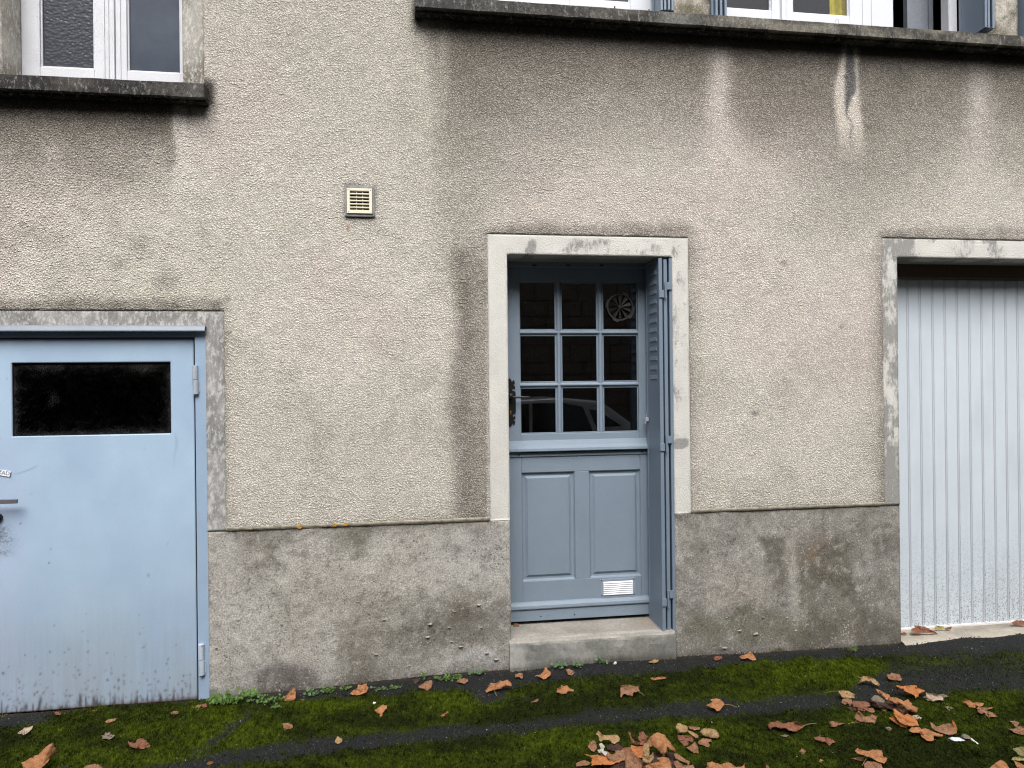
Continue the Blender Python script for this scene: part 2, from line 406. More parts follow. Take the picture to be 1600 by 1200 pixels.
M_ink = mat_plain('grey_print', lin(70, 78, 88), 0.8)

# ------------------------------------------------------------------ ground profile
GP = [(0,1118),(160,1105),(303,1095),(330,1091),(430,1082),(500,1076),(600,1063),(700,1053),(800,1046),(850,1040),(900,1034),(1000,1028),(1050,1026),(1100,1023),(1200,1018),(1300,1012),(1405,1005),(1500,996),(1600,989)]
_gx = np.array([WX(a, b) for a, b in GP]); _gz = np.array([WZ(a, b) for a, b in GP])
def z0(X): return np.interp(X, _gx, _gz)
def gz(X, Y):
    X = np.asarray(X, float); Y = np.asarray(Y, float)
    w = np.clip(-Y/2.5, 0, 1)
    base_ = z0(X)*(1-w) + (np.interp(X, [-8, 8], [-0.14, -0.04]))*w
    return base_ - 0.012*np.clip(-Y, 0, 6)*0.6
def groundhit(px, py, lift=0.0):
    d = ray(px, py); t = 2.5
    for _ in range(40):
        p = CAM+d*t; e = p[2]-(float(gz(p[0], p[1]))+lift); t += e/max(0.05, -d[2])*0.8
    return CAM+d*t

# ------------------------------------------------------------------ HOUSE
house = tag(empty('house'), 'grey roughcast house front with blue-grey entrance door and white garage door', 'house')

# openings and bands, in metres on the wall plane
XL = -6.2; XR = 6.5; ZT = 6.3; ZB = -0.7
dS_x0, dS_x1 = (WX(761, 365)+WX(766, 811))/2, (WX(1074, 372)+WX(1080, 800))/2      # door surround outer
dS_z1 = (WZ(762, 365)+WZ(1074, 372))/2
dO_x0, dO_x1 = (WX(791.5, 397)+WX(799, 1000))/2, WX(1053, 700)
dO_z1 = (WZ(792, 397)+WZ(1045, 402))/2
dO_z0 = WZ(799, 1001)
gS_x0 = (WX(1377, 372)+WX(1381, 790))/2; gS_z1 = WZ(1450, 373)
gO_x0 = (WX(1402, 402)+WX(1406.5, 980))/2; gO_z1 = WZ(1450, 403); gO_x1 = gO_x0+2.42; gS_x1 = gO_x1+0.1
sS_x1 = (WX(351, 487)+WX(353.5, 828))/2; sS_z1 = WZ(175, 485)
sO_x1 = (WX(321, 520)+WX(327.5, 1085))/2; sO_z1 = WZ(160, 513); sO_x0 = sO_x1-1.36; sS_x0 = sO_x0-0.1
pz1 = (WZ(354, 831)+WZ(765, 812))/2            # top of the plinth left of the door
pz2 = (WZ(1080, 800.5)+WZ(1380, 790))/2
wS_x1 = (WX(318, 5)+WX(320, 150))/2; wO_x1 = WX(285, 60); wO_x0 = WX(3, 60); wS_x0 = wO_x0-0.12
sil1_zb, sil1_zt = WZ(160, 146, -0.11), WZ(160, 121.5, -0.11)
sil2_zb = (WZ(660, 11.5, -0.12)+WZ(1600, 73.5, -0.12))/2; sil2_zt = WZ(1440, 44, -0.12)
wA_x0, wA_x1 = WX(760, 10), WX(1052, 10)
wB_x0, wB_x1 = WX(1110, 20), WX(1556, 45)
wC_x0 = WX(1590, 50); wC_x1 = wC_x0+1.0
WT1 = sil1_zt+1.35; WT2 = sil2_zt+1.35
S2_x0, S2_x1 = WX(649, 20, -0.12), XR
S1_x0, S1_x1 = wS_x0-0.03, WX(318, 140, -0.11)

def inr(X, Z, x0, x1, z0_, z1): return (X > x0) & (X < x1) & (Z > z0_) & (Z < z1)
def openings(X, Z):
    return (inr(X, Z, dO_x0, dO_x1, ZB, dO_z1) | inr(X, Z, gO_x0, gO_x1, ZB, gO_z1) | inr(X, Z, sO_x0, sO_x1, ZB, sO_z1) |
            inr(X, Z, wO_x0, wO_x1, sil1_zt, WT1) | inr(X, Z, wA_x0, wA_x1, sil2_zt, WT2) | inr(X, Z, wB_x0, wB_x1, sil2_zt, WT2) | inr(X, Z, wC_x0, wC_x1, sil2_zt, WT2))
def smooth_bands(X, Z):      # everything that is smooth cement rather than roughcast
    pt = np.where(X < 0.9, pz1, pz2)
    return (inr(X, Z, dS_x0, dS_x1, ZB, dS_z1) | inr(X, Z, gS_x0, gS_x1, ZB, gS_z1) | inr(X, Z, sS_x0, sS_x1, ZB, sS_z1) | (Z < pt) |
            inr(X, Z, wS_x0, wS_x1, sil1_zb, WT1+0.12) | inr(X, Z, S2_x0+0.1, XR, sil2_zb, WT2+0.12))
XBR = [XL, XR, dS_x0, dS_x1, dO_x0, dO_x1, gS_x0, gO_x0, gO_x1, gS_x1, sS_x1, sO_x1, sO_x0, sS_x0, wS_x0, wO_x0, wO_x1, wS_x1, wA_x0, wA_x1, wB_x0, wB_x1, wC_x0, wC_x1, S2_x0+0.1, 0.9]
ZBR = [ZB, ZT, dS_z1, dO_z1, gS_z1, gO_z1, sS_z1, sO_z1, pz1, pz2, sil1_zb, sil1_zt, WT1, WT1+0.12, sil2_zb, sil2_zt, WT2, WT2+0.12]

A_ = lin(214, 208, 195)
def col_rough(px, py, X, Z):
    n = len(px); c = base(n, A_)
    wx = (fbm(px/55, py/55, 3)-0.5)*60; wy = (fbm(px/40, py/40, 9)-0.5)*50
    q, r = px+wx*0.35, py+wy
    lowf = fbm(px/170, py/170, 21, 5)
    c = mix3(c, lin(213, 203, 192), np.clip((lowf-0.5)*2.4, 0, 1)); c = mix3(c, lin(200, 196, 180), np.clip((0.5-lowf)*2.2, 0, 1))
    mot = fbm(px/16, py/16, 33, 3); mot2 = fbm(px/45, py/45, 44, 3)
    D = 0.24*sg((260-py)/110)
    # run-off soot under the left sill
    d1 = sg((273+(wx*0.05)+4*np.sin(py/17)-px)/1.6)*sg((py-120)/10)*np.clip(1.12-(r-160)/165, 0, 1)
    D = np.maximum(D, 0.82*d1)
    D = np.maximum(D, 0.30*sg((330-q)/18)*np.clip(1.0-np.abs(r-360)/125, 0, 1)*np.clip((mot2-0.38)*3.5, 0, 1))
    # long stain under the right sill, deeper near the sill
    sy = 26+(px-649)*0.064
    dep = (r-sy)
    t2 = np.clip(1.05-dep/(300+60*np.sin(px/90.0)), 0, 1)**0.95
    d2 = sg((px+wx*0.25-676)/11)*t2
    d2 *= 1-0.45*blob(px, 0, 694, 0, 9, 1e9)*np.clip(1-(py-40)/160, 0, 1)
    d2 *= 1-0.58*np.exp(-((q-1124-(py-70)*0.03)/(15+np.clip(py-150, 0, 300)*0.3))**2)*np.clip((py-62)/50, 0, 1)
    d2 *= 1-0.42*np.exp(-((q-1528)/(15+np.clip(py-120, 0, 200)*0.09))**2)*np.clip((py-95)/60, 0, 1)
    d2 *= 1-0.6*blob(q, r, 1185, 290, 90, 60)
    D = np.maximum(D, 0.84*d2)
    # band of old splash dirt left of the entrance
    left = 703+5*np.sin(py/37)+(mot2-.5)*16
    D = np.maximum(D, 0.64*sg((px+wx*0.14-left)/5)*sg((762-px)/1)*sg((py-350)/22)*(0.74+0.16*np.exp(-((px-left-20)/16)**2)+0.5*(mot2-0.5)+.3*(mot-.5)))
    D = np.maximum(D, 0.36*sg((px-675)/12)*sg((762-px)/4)*sg((r-250)/30)*sg((410-r)/25))
    # above the lintels, along edges
    for x0, x1, yb, st in ((750, 1085, 362, .42), (-400, 356, 479, .5), (1370, 2400, 368, .42)):
        D = np.maximum(D, st*sg((px-x0)/4)*sg((x1-px)/4)*np.exp(-((py-yb)/(11+8*mot2))**2)*(0.6+mot))
    D = np.maximum(D, 0.42*np.exp(-np.clip(px-1078, 0, 99)/14)*sg((px-1070)/2)*sg((py-365)/8)*(0.5+mot2))
    D = np.maximum(D, 0.42*np.exp(-np.clip(1377-px, 0, 999)/13)*sg((px-1300)/2)*sg((py-372)/8)*(0.5+mot2))
    D = np.maximum(D, 0.3*np.exp(-np.clip(px-353, 0, 999)/7)*sg((px-340)/2)*sg((py-480)/8)*(0.5+mot2))
    edge = np.where(px < 900, 829-(px-354)*0.046, 799-(px-1080)*0.037)
    D = np.maximum(D, 0.55*np.exp(-np.clip(edge-py, 0, 999)/5)*(0.3+1.1*mot2))
    D = np.maximum(D, 0.12*np.clip((mot2-0.5)*4, 0, 1))
    c = mix3(c, lin(86, 79, 70), np.clip(D, 0, 1))
    c = mix3(c, lin(128, 126, 106), 0.22*np.clip((fbm(px/90, py/60, 71, 4)-0.52)*5, 0, 1)*np.clip(D*1.6, 0.15, 1))
    # soot right under the sills
    s1 = sg((335-px)/3)*np.exp(-np.clip(py-(150+px*0.038), -3, 999)/(7+9*mot2))*sg((py-(112+px*.04))/3)
    s1 = s1*np.where(px < 322, 1, 0.8)
    s2 = sg((px-645)/3)*np.exp(-np.clip(py-(24+(px-649)*0.068), -3, 999)/(7+12*mot2))
    sedge = 0.55*blob(px, py, 326, 148, 7, 18)+0.6*blob(px, py, 296, 178, 5, 16)+0.6*blob(px, py, 652, 34, 8, 12)
    c = mix3(c, lin(38, 33, 28), np.clip(s1*0.8+s2*0.8+sedge, 0, .9))
    # pale washed tongue with a dark core below the sill joint
    cx = 1327+4*np.sin(py/30); hw = 13+6.5*sg((py-118)/10)
    tongue = sg((hw-np.abs(px-cx))/1.6)*sg((py-78)/4)*np.clip((262-py)/70, 0, 1)
    c = mix3(c, lin(216, 208, 194), tongue*0.95)
    cc = 1329-6*sg((py-150)/8)+6*sg((py-182)/5); cw = 5.5+3.5*blob(py, 0, 125, 0, 28, 1)-4.5*sg((py-165)/6)
    core = sg((cw-np.abs(px+2*(mot-0.5)*4-cc))/1.0)*sg((py-70)/4)*sg((222-py)/5)
    c = mix3(c, lin(92, 92, 96), core*0.9)
    lt = sg((14-np.abs(q-1124-(py-70)*0.02))/6)*sg((py-78)/9)*np.clip((330-py)/150, 0, 1)
    c = mix3(c, lin(214, 205, 197), lt*0.45)
    lt = sg((12-np.abs(q-1528))/6)*sg((py-110)/12)*np.clip((330-py)/160, 0, 1)
    c = mix3(c, lin(208, 200, 196), lt*0.4)
    lt = sg((12-np.abs(q-288))/5)*sg((py-165)/6)*np.clip((330-py)/140, 0, 1)
    c = mix3(c, lin(226, 221, 212), lt*0.5)
    # small dark pits, mortar round the vent, rust drop
    for x, y, rr, st in ((1180, 646, 5, .6), (1205, 655, 3, .4), (1225, 412, 6, .5), (1315, 510, 5, .4), (357, 466, 3, .7), (359, 520, 3.5, .7), (218, 384, 22, .3), (255, 440, 20, .3), (185, 411, 14, .3), (1363, 1082, 3, .5), (1034, 76, 3, .5), (1272, 85, 3, .5), (1558, 120, 3, .5), (1250, 793, 6, .7)):
        c = mix3(c, lin(80, 74, 66), st*blob(px, py, x, y, rr, rr*0.8))
    c = mix3(c, lin(140, 139, 135), 0.55*box_m(px, py, 537, 588, 288, 341, 4)*(0.4+mot))
    c = mix3(c, lin(96, 92, 86), 0.6*blob(px, py, 548, 288, 12, 3)+0.3*blob(px, py, 562, 345, 22, 6))
    c = mix3(c, lin(160, 100, 60), 0.7*blob(px, py, 544, 357, 2.2, 5))
    return c
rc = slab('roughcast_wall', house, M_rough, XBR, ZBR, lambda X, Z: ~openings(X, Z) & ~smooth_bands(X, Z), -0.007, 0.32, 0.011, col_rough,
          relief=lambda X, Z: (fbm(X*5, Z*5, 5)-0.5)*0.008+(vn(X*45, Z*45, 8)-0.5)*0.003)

def col_plinth(px, py, X, Z):
    n = len(px); c = base(n, lin(176, 173, 164))
    wx = (fbm(px/30, py/30, 13)-0.5)*50; wy = (fbm(px/30, py/30, 19)-0.5)*50
    q, r = px+wx, py+wy
    low = fbm(px/80, py/60, 51, 5); mot = fbm(px/9, py/9, 52, 4)
    c = mix3(c, lin(176, 171, 162), np.clip((low-0.48)*4, 0, 1)*0.8)
    c = mix3(c, lin(122, 117, 106), np.clip((0.47-low)*4, 0, 1)*0.8)
    def P(x0, x1, y0, y1, s, col, k):
        nonlocal c
        c = mix3(c, col, k*box_m(q, r, x0, x1, y0, y1, s))
    dk = lin(92, 87, 76); gd = lin(100, 97, 78)
    P(520, 585, 818, 872, 16, gd, .45); P(360, 470, 834, 850, 12, lin(118, 113, 106), .5)
    P(640, 800, 940, 1010, 22, dk, .62); P(600, 700, 985, 1040, 20, dk, .35)
    P(330, 420, 860, 960, 30, lin(186, 182, 174), .35); P(690, 790, 835, 890, 24, lin(182, 181, 176), .5)
    P(440, 640, 900, 980, 30, lin(160, 155, 142), .45)
    P(720, 800, 1020, 1040, 8, lin(176, 175, 172), .6)
    c = mix3(c, lin(176, 174, 168), .7*blob(q, r, 345, 1075, 30, 14))
    for cx_, cy_, a_, b_ in ((432, 1064, 34, 26), (464, 1062, 30, 24)):
        c = mix3(c, lin(112, 107, 103), .8*sg((1-np.sqrt(((px-cx_)/a_)**2+((py-cy_)/b_)**2))*12))
    # right of the entrance
    P(1056, 1420, 790, 1040, 30, lin(124, 122, 115), .5)
    P(1190, 1230, 845, 915, 9, lin(98, 93, 84), .7); P(1246, 1330, 845, 920, 14, lin(92, 86, 72), .75); P(1240, 1400, 900, 1000, 26, lin(104, 101, 88), .55)
    P(1230, 1420, 820, 870, 22, lin(112, 108, 98), .5); P(1080, 1120, 835, 900, 14, lin(112, 110, 98), .5)
    P(1110, 1202, 880, 952, 9, lin(158, 153, 143), .75)
    P(1070, 1260, 955, 1004, 14, lin(104, 104, 84), .65); P(1250, 1420, 960, 1012, 12, lin(98, 94, 82), .5)
    c = mix3(c, lin(172, 168, 158), .75*sg((7-np.abs(px-(1233+(py-840)*0.09)-3*(mot-.5)))/1.5)*sg((py-835)/6)*sg((958-py)/6))
    c = mix3(c, lin(150, 112, 80), .35*blob(q, r, 1272, 860, 14, 14))
    P(1056, 1078, 806, 1000, 5, lin(150, 146, 138), .3)
    c = mix3(c, lin(118, 114, 110), .8*sg((14-np.abs(py-805-(px-1055)*-.05))/3)*sg((1079-px)/2)*sg((px-1050)/2)*sg((py-800)/1.5))
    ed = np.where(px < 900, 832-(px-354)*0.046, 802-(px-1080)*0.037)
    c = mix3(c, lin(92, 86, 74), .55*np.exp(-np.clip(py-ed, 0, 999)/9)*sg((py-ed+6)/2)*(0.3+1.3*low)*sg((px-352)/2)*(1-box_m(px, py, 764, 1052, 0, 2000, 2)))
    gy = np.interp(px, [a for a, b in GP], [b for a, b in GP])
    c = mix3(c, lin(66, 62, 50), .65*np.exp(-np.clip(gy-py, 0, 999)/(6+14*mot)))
    c = mix3(c, lin(96, 66, 54), .35*np.clip((mot-.5)*5, 0, 1)*np.exp(-np.abs(gy-py-22)/16)*sg((px-1050)/20))
    c = mix3(c, lin(190, 187, 180), .35*np.clip((mot-0.62)*7, 0, 1)); c = mix3(c, lin(84, 79, 70), .35*np.clip((0.4-mot)*7, 0, 1))
    return c
def rel_pl(X, Z):
    return (fbm(X*4, Z*4, 61, 4)-0.5)*0.016+(fbm(X*30, Z*30, 62, 3)-0.5)*0.005
def keep_pl(X, Z):
    pt = np.where(X < 0.9, pz1, pz2)
    return (Z < pt) & ~openings(X, Z) 
pls = []
for a_, b_ in ((XL, sO_x0), (sO_x1, dO_x0), (dO_x1, gO_x0), (gO_x1, XR)):
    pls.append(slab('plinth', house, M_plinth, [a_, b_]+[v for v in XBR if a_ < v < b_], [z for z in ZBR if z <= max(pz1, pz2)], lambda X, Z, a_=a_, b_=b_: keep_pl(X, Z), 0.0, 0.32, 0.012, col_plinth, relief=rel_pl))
pl = pls[1]
# trowelled lip along the foot of the roughcast
M_lip = mat_plain('trowelled_cement_lip', lin(142, 136, 120), 0.95, var=0.4)
for x0, x1, zt in ((sS_x1+0.002, dS_x0-0.002, pz1), (dS_x1+0.002, gS_x0-0.002, pz2)):
    lip = MB(); lip.prism_x([(-0.001, zt-0.004), (-0.007, zt+0.001), (-0.011, zt+0.009), (-0.011, zt+0.016), (-0.005, zt+0.021)], x0, x1)
    lip.build('render_lip', M_lip, rc)
M_lichen = mat_plain('orange_lichen', lin(186, 134, 48), .95, var=.4)
for x, y, w_ in ((468, 823, 7), (523, 820.5, 6), (540, 819.5, 7)):
    X, Z = W(x, y, -.012); r_ = w_*.0019
    MB().prism_y([(X+r_*math.cos(t)*(1+.3*math.sin(3*t+x)), Z+.7*r_*math.sin(t)*(1+.3*math.cos(2*t+x))) for t in np.linspace(0, 6.283, 12, endpoint=False)], -.0135, -.010).build('lichen', M_lichen, rc)
# crumbs and nubs of cement on the plinth
nub = MB()
for x, y, s in ((600,968,6),(672,975,9),(668,995,8),(702,980,5),(748,945,9),(752,980,6),(710,955,5),(588,1022,7),(720,1010,8),(525,1000,4),(440,975,6),(372,968,5),(338,1012,6),(560,940,4),(1135,965,5),(1155,985,9),(1180,990,11),(1192,964,6),(1229,965,7),(1243,985,6),(1319,967,5),(1132,1012,10),(1205,880,4),(1290,860,3),(1342,868,3),(1256,890,3),(1275,884,3),(1304,903,3),(705,1002,5),(760,1020,7),(775,1030,8),(640,1040,5)):
    X, Z = W(x, y); r = s*0.0010
    bmx = bmesh.new(); bmesh.ops.create_icosphere(bmx, subdivisions=2, radius=1.0)
    n0 = len(nub.v); sd = random.random()*50
    for v in bmx.verts:
        k = 1+0.5*(mnoise.noise(v.co*1.6+Vector((sd, sd, 0))))
        nub.v.append((X+v.co.x*r*1.5*k, -0.004+v.co.y*r*0.9*k, Z+v.co.z*r*0.6*k))
    nub.f += [tuple(n0+v.index for v in f.verts) for f in bmx.faces]; bmx.free()
nb = nub.build('cement_crumb', mat_plain('cement_crumb', lin(150, 146, 136), 0.95, var=0.3), pl); nb['kind'] = 'stuff'

# surrounds
def col_grey(px, py, X, Z):
    n = len(px); c = base(n, lin(130, 129, 125)); low = fbm(px/40, py/40, 81, 4); mot = fbm(px/8, py/14, 82, 3)
    c = mix3(c, lin(156, 156, 152), np.clip((low-.45)*4, 0, 1)*.6); c = mix3(c, lin(112, 111, 107), np.clip((.45-low)*4, 0, 1)*.6)
    c = mix3(c, lin(190, 189, 186), .5*blob(px, py, 335, 828, 20, 8))
    c = mix3(c, lin(112, 106, 94), .45*np.exp(-np.clip(py-486, 0, 99)/3.5))
    c = mix3(c, lin(205, 203, 198), np.clip((mot-.6)*8, 0, 1)*.5)
    return c
slab('cement_surround', house, M_grey, [sS_x0, sO_x0, sO_x1, sS_x1], [pz1, sO_z1, sS_z1], lambda X, Z: ~openings(X, Z), -0.003, 0.31, 0.014, col_grey,
     relief=lambda X, Z: (fbm(X*6, Z*6, 91)-.5)*.006)['label'] = 'grey worn surround of the pale blue steel door'
def col_dsur(px, py, X, Z):     # red channel = wear
    w = 0.12*np.ones(len(px)); n2 = fbm(px/22, py/22, 95, 3)
    w = np.maximum(w, sg((402-py)/6)*np.clip((px-850)/40, 0, 1)*sg((1045-px)/8)*np.clip(0.44+1.5*(n2-.5), 0, .66)*sg((py-372)/4))
    w = np.maximum(w, 1.0*blob(px, py, 831, 386, 9, 13)); w = np.maximum(w, .8*blob(px, py, 824, 392, 6, 10))
    w = np.maximum(w, (.34+.9*(n2-.45))*np.exp(-np.clip(px-1052, 0, 99)/40)*sg((px-1048)/2)*sg((690-py)/10))
    w = np.maximum(w, 1.0*sg((8-np.abs(py-(694-(px-1060)*.1)))/1.5)*sg((px-1051)/2)*sg((1076-px)/2))
    w = np.maximum(w, .45*sg((px-760)/3)*sg((764-px)/1))
    return np.stack([w, w, w], 1)
slab('cream_surround', house, M_cream, [dS_x0, dO_x0, dO_x1, dS_x1], [pz2, pz1, dO_z1, dS_z1], lambda X, Z: ~openings(X, Z) & ((X > 0.9) | (Z > pz1)), -0.004, 0.27, 0.013, col_dsur, backcol=(1.4,)*3,
     relief=lambda X, Z: (fbm(X*7, Z*7, 92)-.5)*.005)['label'] = 'cream painted surround of the entrance door'
def col_gsur(px, py, X, Z):
    n2 = fbm(px/16, py/26, 97, 4)
    side = sg((1434-px)/3)
    w = side*np.clip(.55+1.1*(n2-.45), .2, 1)+(1-side)*np.clip(.05+1.6*(n2-.44)+.25*sg((379-py)/3), 0, 1)
    w = np.maximum(w, .8*sg((py-700)/30)*side)
    return np.stack([w, w, w], 1)
slab('peeling_surround', house, M_cream, [gS_x0, gO_x0, gO_x1, gS_x1], [pz2, gO_z1, gS_z1], lambda X, Z: ~openings(X, Z), -0.003, 0.25, 0.013, col_gsur, backcol=(1.5,)*3,
     relief=lambda X, Z: (fbm(X*7, Z*7, 93)-.5)*.005)['label'] = 'grey surround with peeling cream paint round the garage door'
def col_wsur(px, py, X, Z):
    n = len(px); c = base(n, lin(140, 137, 126)); low = fbm(px/30, py/30, 101, 4)
    c = mix3(c, lin(172, 168, 158), np.clip((low-.42)*3, 0, 1)*.7)
    c = mix3(c, lin(84, 74, 60), .7*sg((py-98)/6)*sg((px-280)/3)+.75*np.clip(1-np.hypot((px-0)/22, (py-110)/45), 0, 1))
    return c
slab('window_surround', house, M_grey, [wS_x0, wO_x0, wO_x1, wS_x1], [sil1_zb, sil1_zt, WT1, WT1+.12], lambda X, Z: ~openings(X, Z), -0.002, 0.24, 0.016, col_wsur)
def col_pier(px, py, X, Z):
    n = len(px); c = base(n, lin(150, 146, 134)); low = fbm(px/14, py/14, 103, 4)
    c = mix3(c, lin(196, 190, 176), np.clip((low-.45)*4, 0, 1)*.8); c = mix3(c, lin(92, 88, 72), np.clip((.48-low)*5, 0, 1)*.7)
    yb = 16+(px-1052)*.07
    c = mix3(c, lin(104, 96, 74), .5*sg((py-yb+8)/3))
    return c
slab('window_pier', house, M_plinth, [S2_x0+.1, wA_x0, wA_x1, wB_x0, wB_x1, wC_x0, wC_x1, XR], [sil2_zb, sil2_zt, WT2, WT2+.12], lambda X, Z: ~openings(X, Z), -0.002, 0.26, 0.016, col_pier)

# window sills
def sill(x0, x1, zb, zt, yfr, colf, joints=()):
    xs = list(np.arange(x0, x1, 0.02))+[x1]
    prof = [(0.16, zt+0.014), (yfr+0.012, zt+0.001), (yfr, zt-0.006), (yfr, (zt+zb)/2), (yfr+0.001, zb+0.004), (yfr+0.006, zb), (yfr+0.03, zb), (yfr+0.034, zb+0.012), (yfr+0.046, zb+0.012), (yfr+0.05, zb-0.002), (0.0, zb-0.004), (0.16, zb-0.004)]
    V = []; Fc = []; k = len(prof)
    for i, x in enumerate(xs):
        for j, (y, z) in enumerate(prof):
            a = 0.0022 if 0 < j < 10 else 0
            V.append((x, y+a*(mnoise.noise(Vector((x*14, y*20, z*14)))), z+a*mnoise.noise(Vector((x*11, y*13, z*9+5)))))
    for i in range(len(xs)-1):
        for j in range(k): Fc.append((i*k+j, i*k+(j+1) % k, (i+1)*k+(j+1) % k, (i+1)*k+j))
    Fc += [tuple(range(k)), tuple((len(xs)-1)*k+j for j in range(k))[::-1]]
    mb = MB(); mb.v = V; mb.f = Fc
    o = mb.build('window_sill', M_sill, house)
    A = np.array(V); px, py = PR(A[:, 0], A[:, 1], A[:, 2])
    ca = o.data.color_attributes.new('Col', 'FLOAT_COLOR', 'POINT')
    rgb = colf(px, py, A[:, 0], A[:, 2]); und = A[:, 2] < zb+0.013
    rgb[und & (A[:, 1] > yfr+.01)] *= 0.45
    ca.data.foreach_set('color', np.concatenate([np.clip(rgb, 0, 1), np.ones((len(A), 1))], 1).ravel())
    return o
def col_s1(px, py, X, Z):
    n = len(px); c = base(n, lin(48, 46, 45)); low = fbm(X*9, Z*22, 111, 4)
    c = mix3(c, lin(84, 80, 74), np.clip((low-.5)*5, 0, 1)*.6)
    return mix3(c, lin(112, 110, 104), .5*blob(px, py, 305, 140, 16, 20))
def col_s2(px, py, X, Z):
    n = len(px); c = base(n, lin(70, 68, 64)); low = fbm(X*10, Z*26, 112, 4)
    c = mix3(c, lin(120, 116, 104), np.clip((low-.46)*5, 0, 1)*np.clip(.25+(px-950)/500, .25, .9)); c = mix3(c, lin(58, 56, 52), np.clip((.46-low)*5, 0, 1)*.8)
    c = mix3(c, lin(62, 62, 62), .6*sg((860-px)/60))
    return mix3(c, lin(142, 142, 134), .5*blob(px, py, 1060, 30, 26, 22))
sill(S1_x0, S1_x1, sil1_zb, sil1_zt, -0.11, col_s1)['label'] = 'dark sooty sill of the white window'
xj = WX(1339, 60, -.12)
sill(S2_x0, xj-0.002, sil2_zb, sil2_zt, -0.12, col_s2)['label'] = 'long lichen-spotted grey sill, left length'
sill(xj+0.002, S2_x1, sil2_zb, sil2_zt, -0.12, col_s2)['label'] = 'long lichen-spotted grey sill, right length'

# rooms behind the openings
def room(x0, x1, y0, y1, z0_, z1, m):
    mb = MB(); mb.box(x0, x1, y0, y1, z0_, z1); mb.f = [f for i, f in enumerate(mb.f) if i != 2]
    o = mb.build('room', m, house); return o
room(dO_x0-.2, dO_x1+.2, 0.33, 2.2, dO_z0-.1, dO_z1+.2, M_dark)
room(sO_x0-.2, sO_x1+.1, 0.33, 2.2, -.4, sO_z1+.2, M_dark)
room(wO_x0-.3, wO_x1+.3, 0.32, 1.8, sil1_zt-.3, WT1+.2, M_room)
room(wA_x0-.3, wA_x1+.3, 0.32, 1.8, sil2_zt-.3, WT2+.2, M_room)
room(wB_x0-.2, WX(1336, 30, .2), 0.32, 1.5, sil2_zt-.3, WT2+.2, M_room)
room(WX(1340, 30, .2), wC_x1+.3, 0.32, 2.5, sil2_zt-.3, WT2+.2, M_dark)

# ------------------------------------------------------------------ steel door (left)
sd_z0 = WZ(160, 1104, .03); sd_z1 = WZ(160, 529, .03); sd_x1 = WX(305.2, 800, .03); sd_x0 = sO_x0+0.09
g_x0, g_x1, g_z0, g_z1 = WX(18.5, 625, .03), WX(267, 625, .03), (WZ(19, 682, .03)+WZ(267, 677.5, .03))/2, WZ(140, 566.5, .03)
def col_sdoor(px, py, X, Z):
    n = len(px); c = base(n, lin(159, 182, 201))
    low = fbm(px/60, py/90, 121, 4)
    c = mix3(c, lin(166, 189, 208), np.clip((low-.5)*4, 0, 1)*.6); c = mix3(c, lin(150, 172, 194), np.clip((.48-low)*4, 0, 1)*.6)
    c = mix3(c, lin(170, 178, 204), .35*sg((40-px)/12)*sg((py-700)/30))
    bt = 1117-px*0.082
    up = bt-py
    streak = fbm(px/3.2, py/60, 123, 4); st2 = fbm(px/7, py/9, 124, 4)
    c = mix3(c, lin(140, 150, 162), .55*sg((120-up)/26)*np.clip(streak*1.5-.3, 0, 1))
    c = mix3(c, lin(140, 146, 152), .6*sg((130-up)/45)*np.clip(low*1.4+.1, 0, 1)); c = mix3(c, lin(50, 45, 40), .9*sg((fbm(px/3.2, py/26, 131, 3)*64-30-up)/4))
    rs = np.random.default_rng(3)
    for k in range(260):
        x_ = rs.uniform(-30, 304); u_ = 2+rs.exponential(26)*(1 if k % 5 else 3.5); y_ = 1117-x_*.082-u_; r_ = rs.uniform(.7, 1.7)
        near = (np.abs(px-x_) < 5) & (np.abs(py-y_) < 7)
        if near.any(): c[near] = mix3(c[near], lin(72, 68, 62), rs.uniform(.3, .9)*blob(px[near], py[near], x_, y_, r_, r_*rs.uniform(.8, 1.8)))
    c = mix3(c, lin(86, 62, 52), .8*sg((3-up)/1))
    c = mix3(c, lin(110, 70, 60), .6*np.exp(-np.clip(py-530, 0, 99)/1.6))
    sm = blob(px, py, 2, 830, 12, 9)*1.0+.7*blob(px, py, 8, 845, 16, 9)+.6*blob(px, py, 4, 863, 16, 6)
    c = mix3(c, lin(84, 88, 92), np.clip(sm*(fbm(px/1.6, py/1.6, 127, 2)*2.4-.6), 0, .85))
    c = mix3(c, lin(120, 134, 150), .5*sg((1.4-np.abs(px-274-2*np.sin(py/9)))/.6)*sg((py-680)/4)*np.clip((740-py)/50, 0, 1))
    c = mix3(c, lin(92, 96, 104), .5*blob(px, py, 174, 1052, 2, 3)+.5*blob(px, py, 49, 772, 1.3, 1.3))
    c = mix3(c, lin(96, 110, 126), .45*sg((1.0-np.abs(py-(740-12*(np.clip(px-25,0,99)/33)**1.5)))/.4)*sg((px-25)/2)*sg((58-px)/1))
    return c
sdoor = slab('steel_door', house, M_steel, [sd_x0, g_x0, g_x1, sd_x1], [sd_z0, g_z0, g_z1, sd_z1], lambda X, Z: ~inr(X, Z, g_x0, g_x1, g_z0, g_z1), 0.03, 0.035, 0.007, col_sdoor,
             relief=lambda X, Z: (fbm(X*2.2, Z*2.2, 130, 2)-.5)*.004)
sdoor['label'] = 'pale blue steel door with a black glass strip'
def col_gl(px, py, X, Z):
    e = np.minimum(np.minimum(X-g_x0, g_x1-X)*1.0, np.minimum(Z-g_z0, g_z1-Z)*1.0)
    w = np.exp(-np.clip(e, 0, 1)/.03)+.55*blob(px, py, 85, 622, 10, 10)+.4*blob(px, py, 225, 575, 25, 12)+.35*blob(px, py, 70, 575, 30, 10)
    return np.stack([w, w, w], 1)
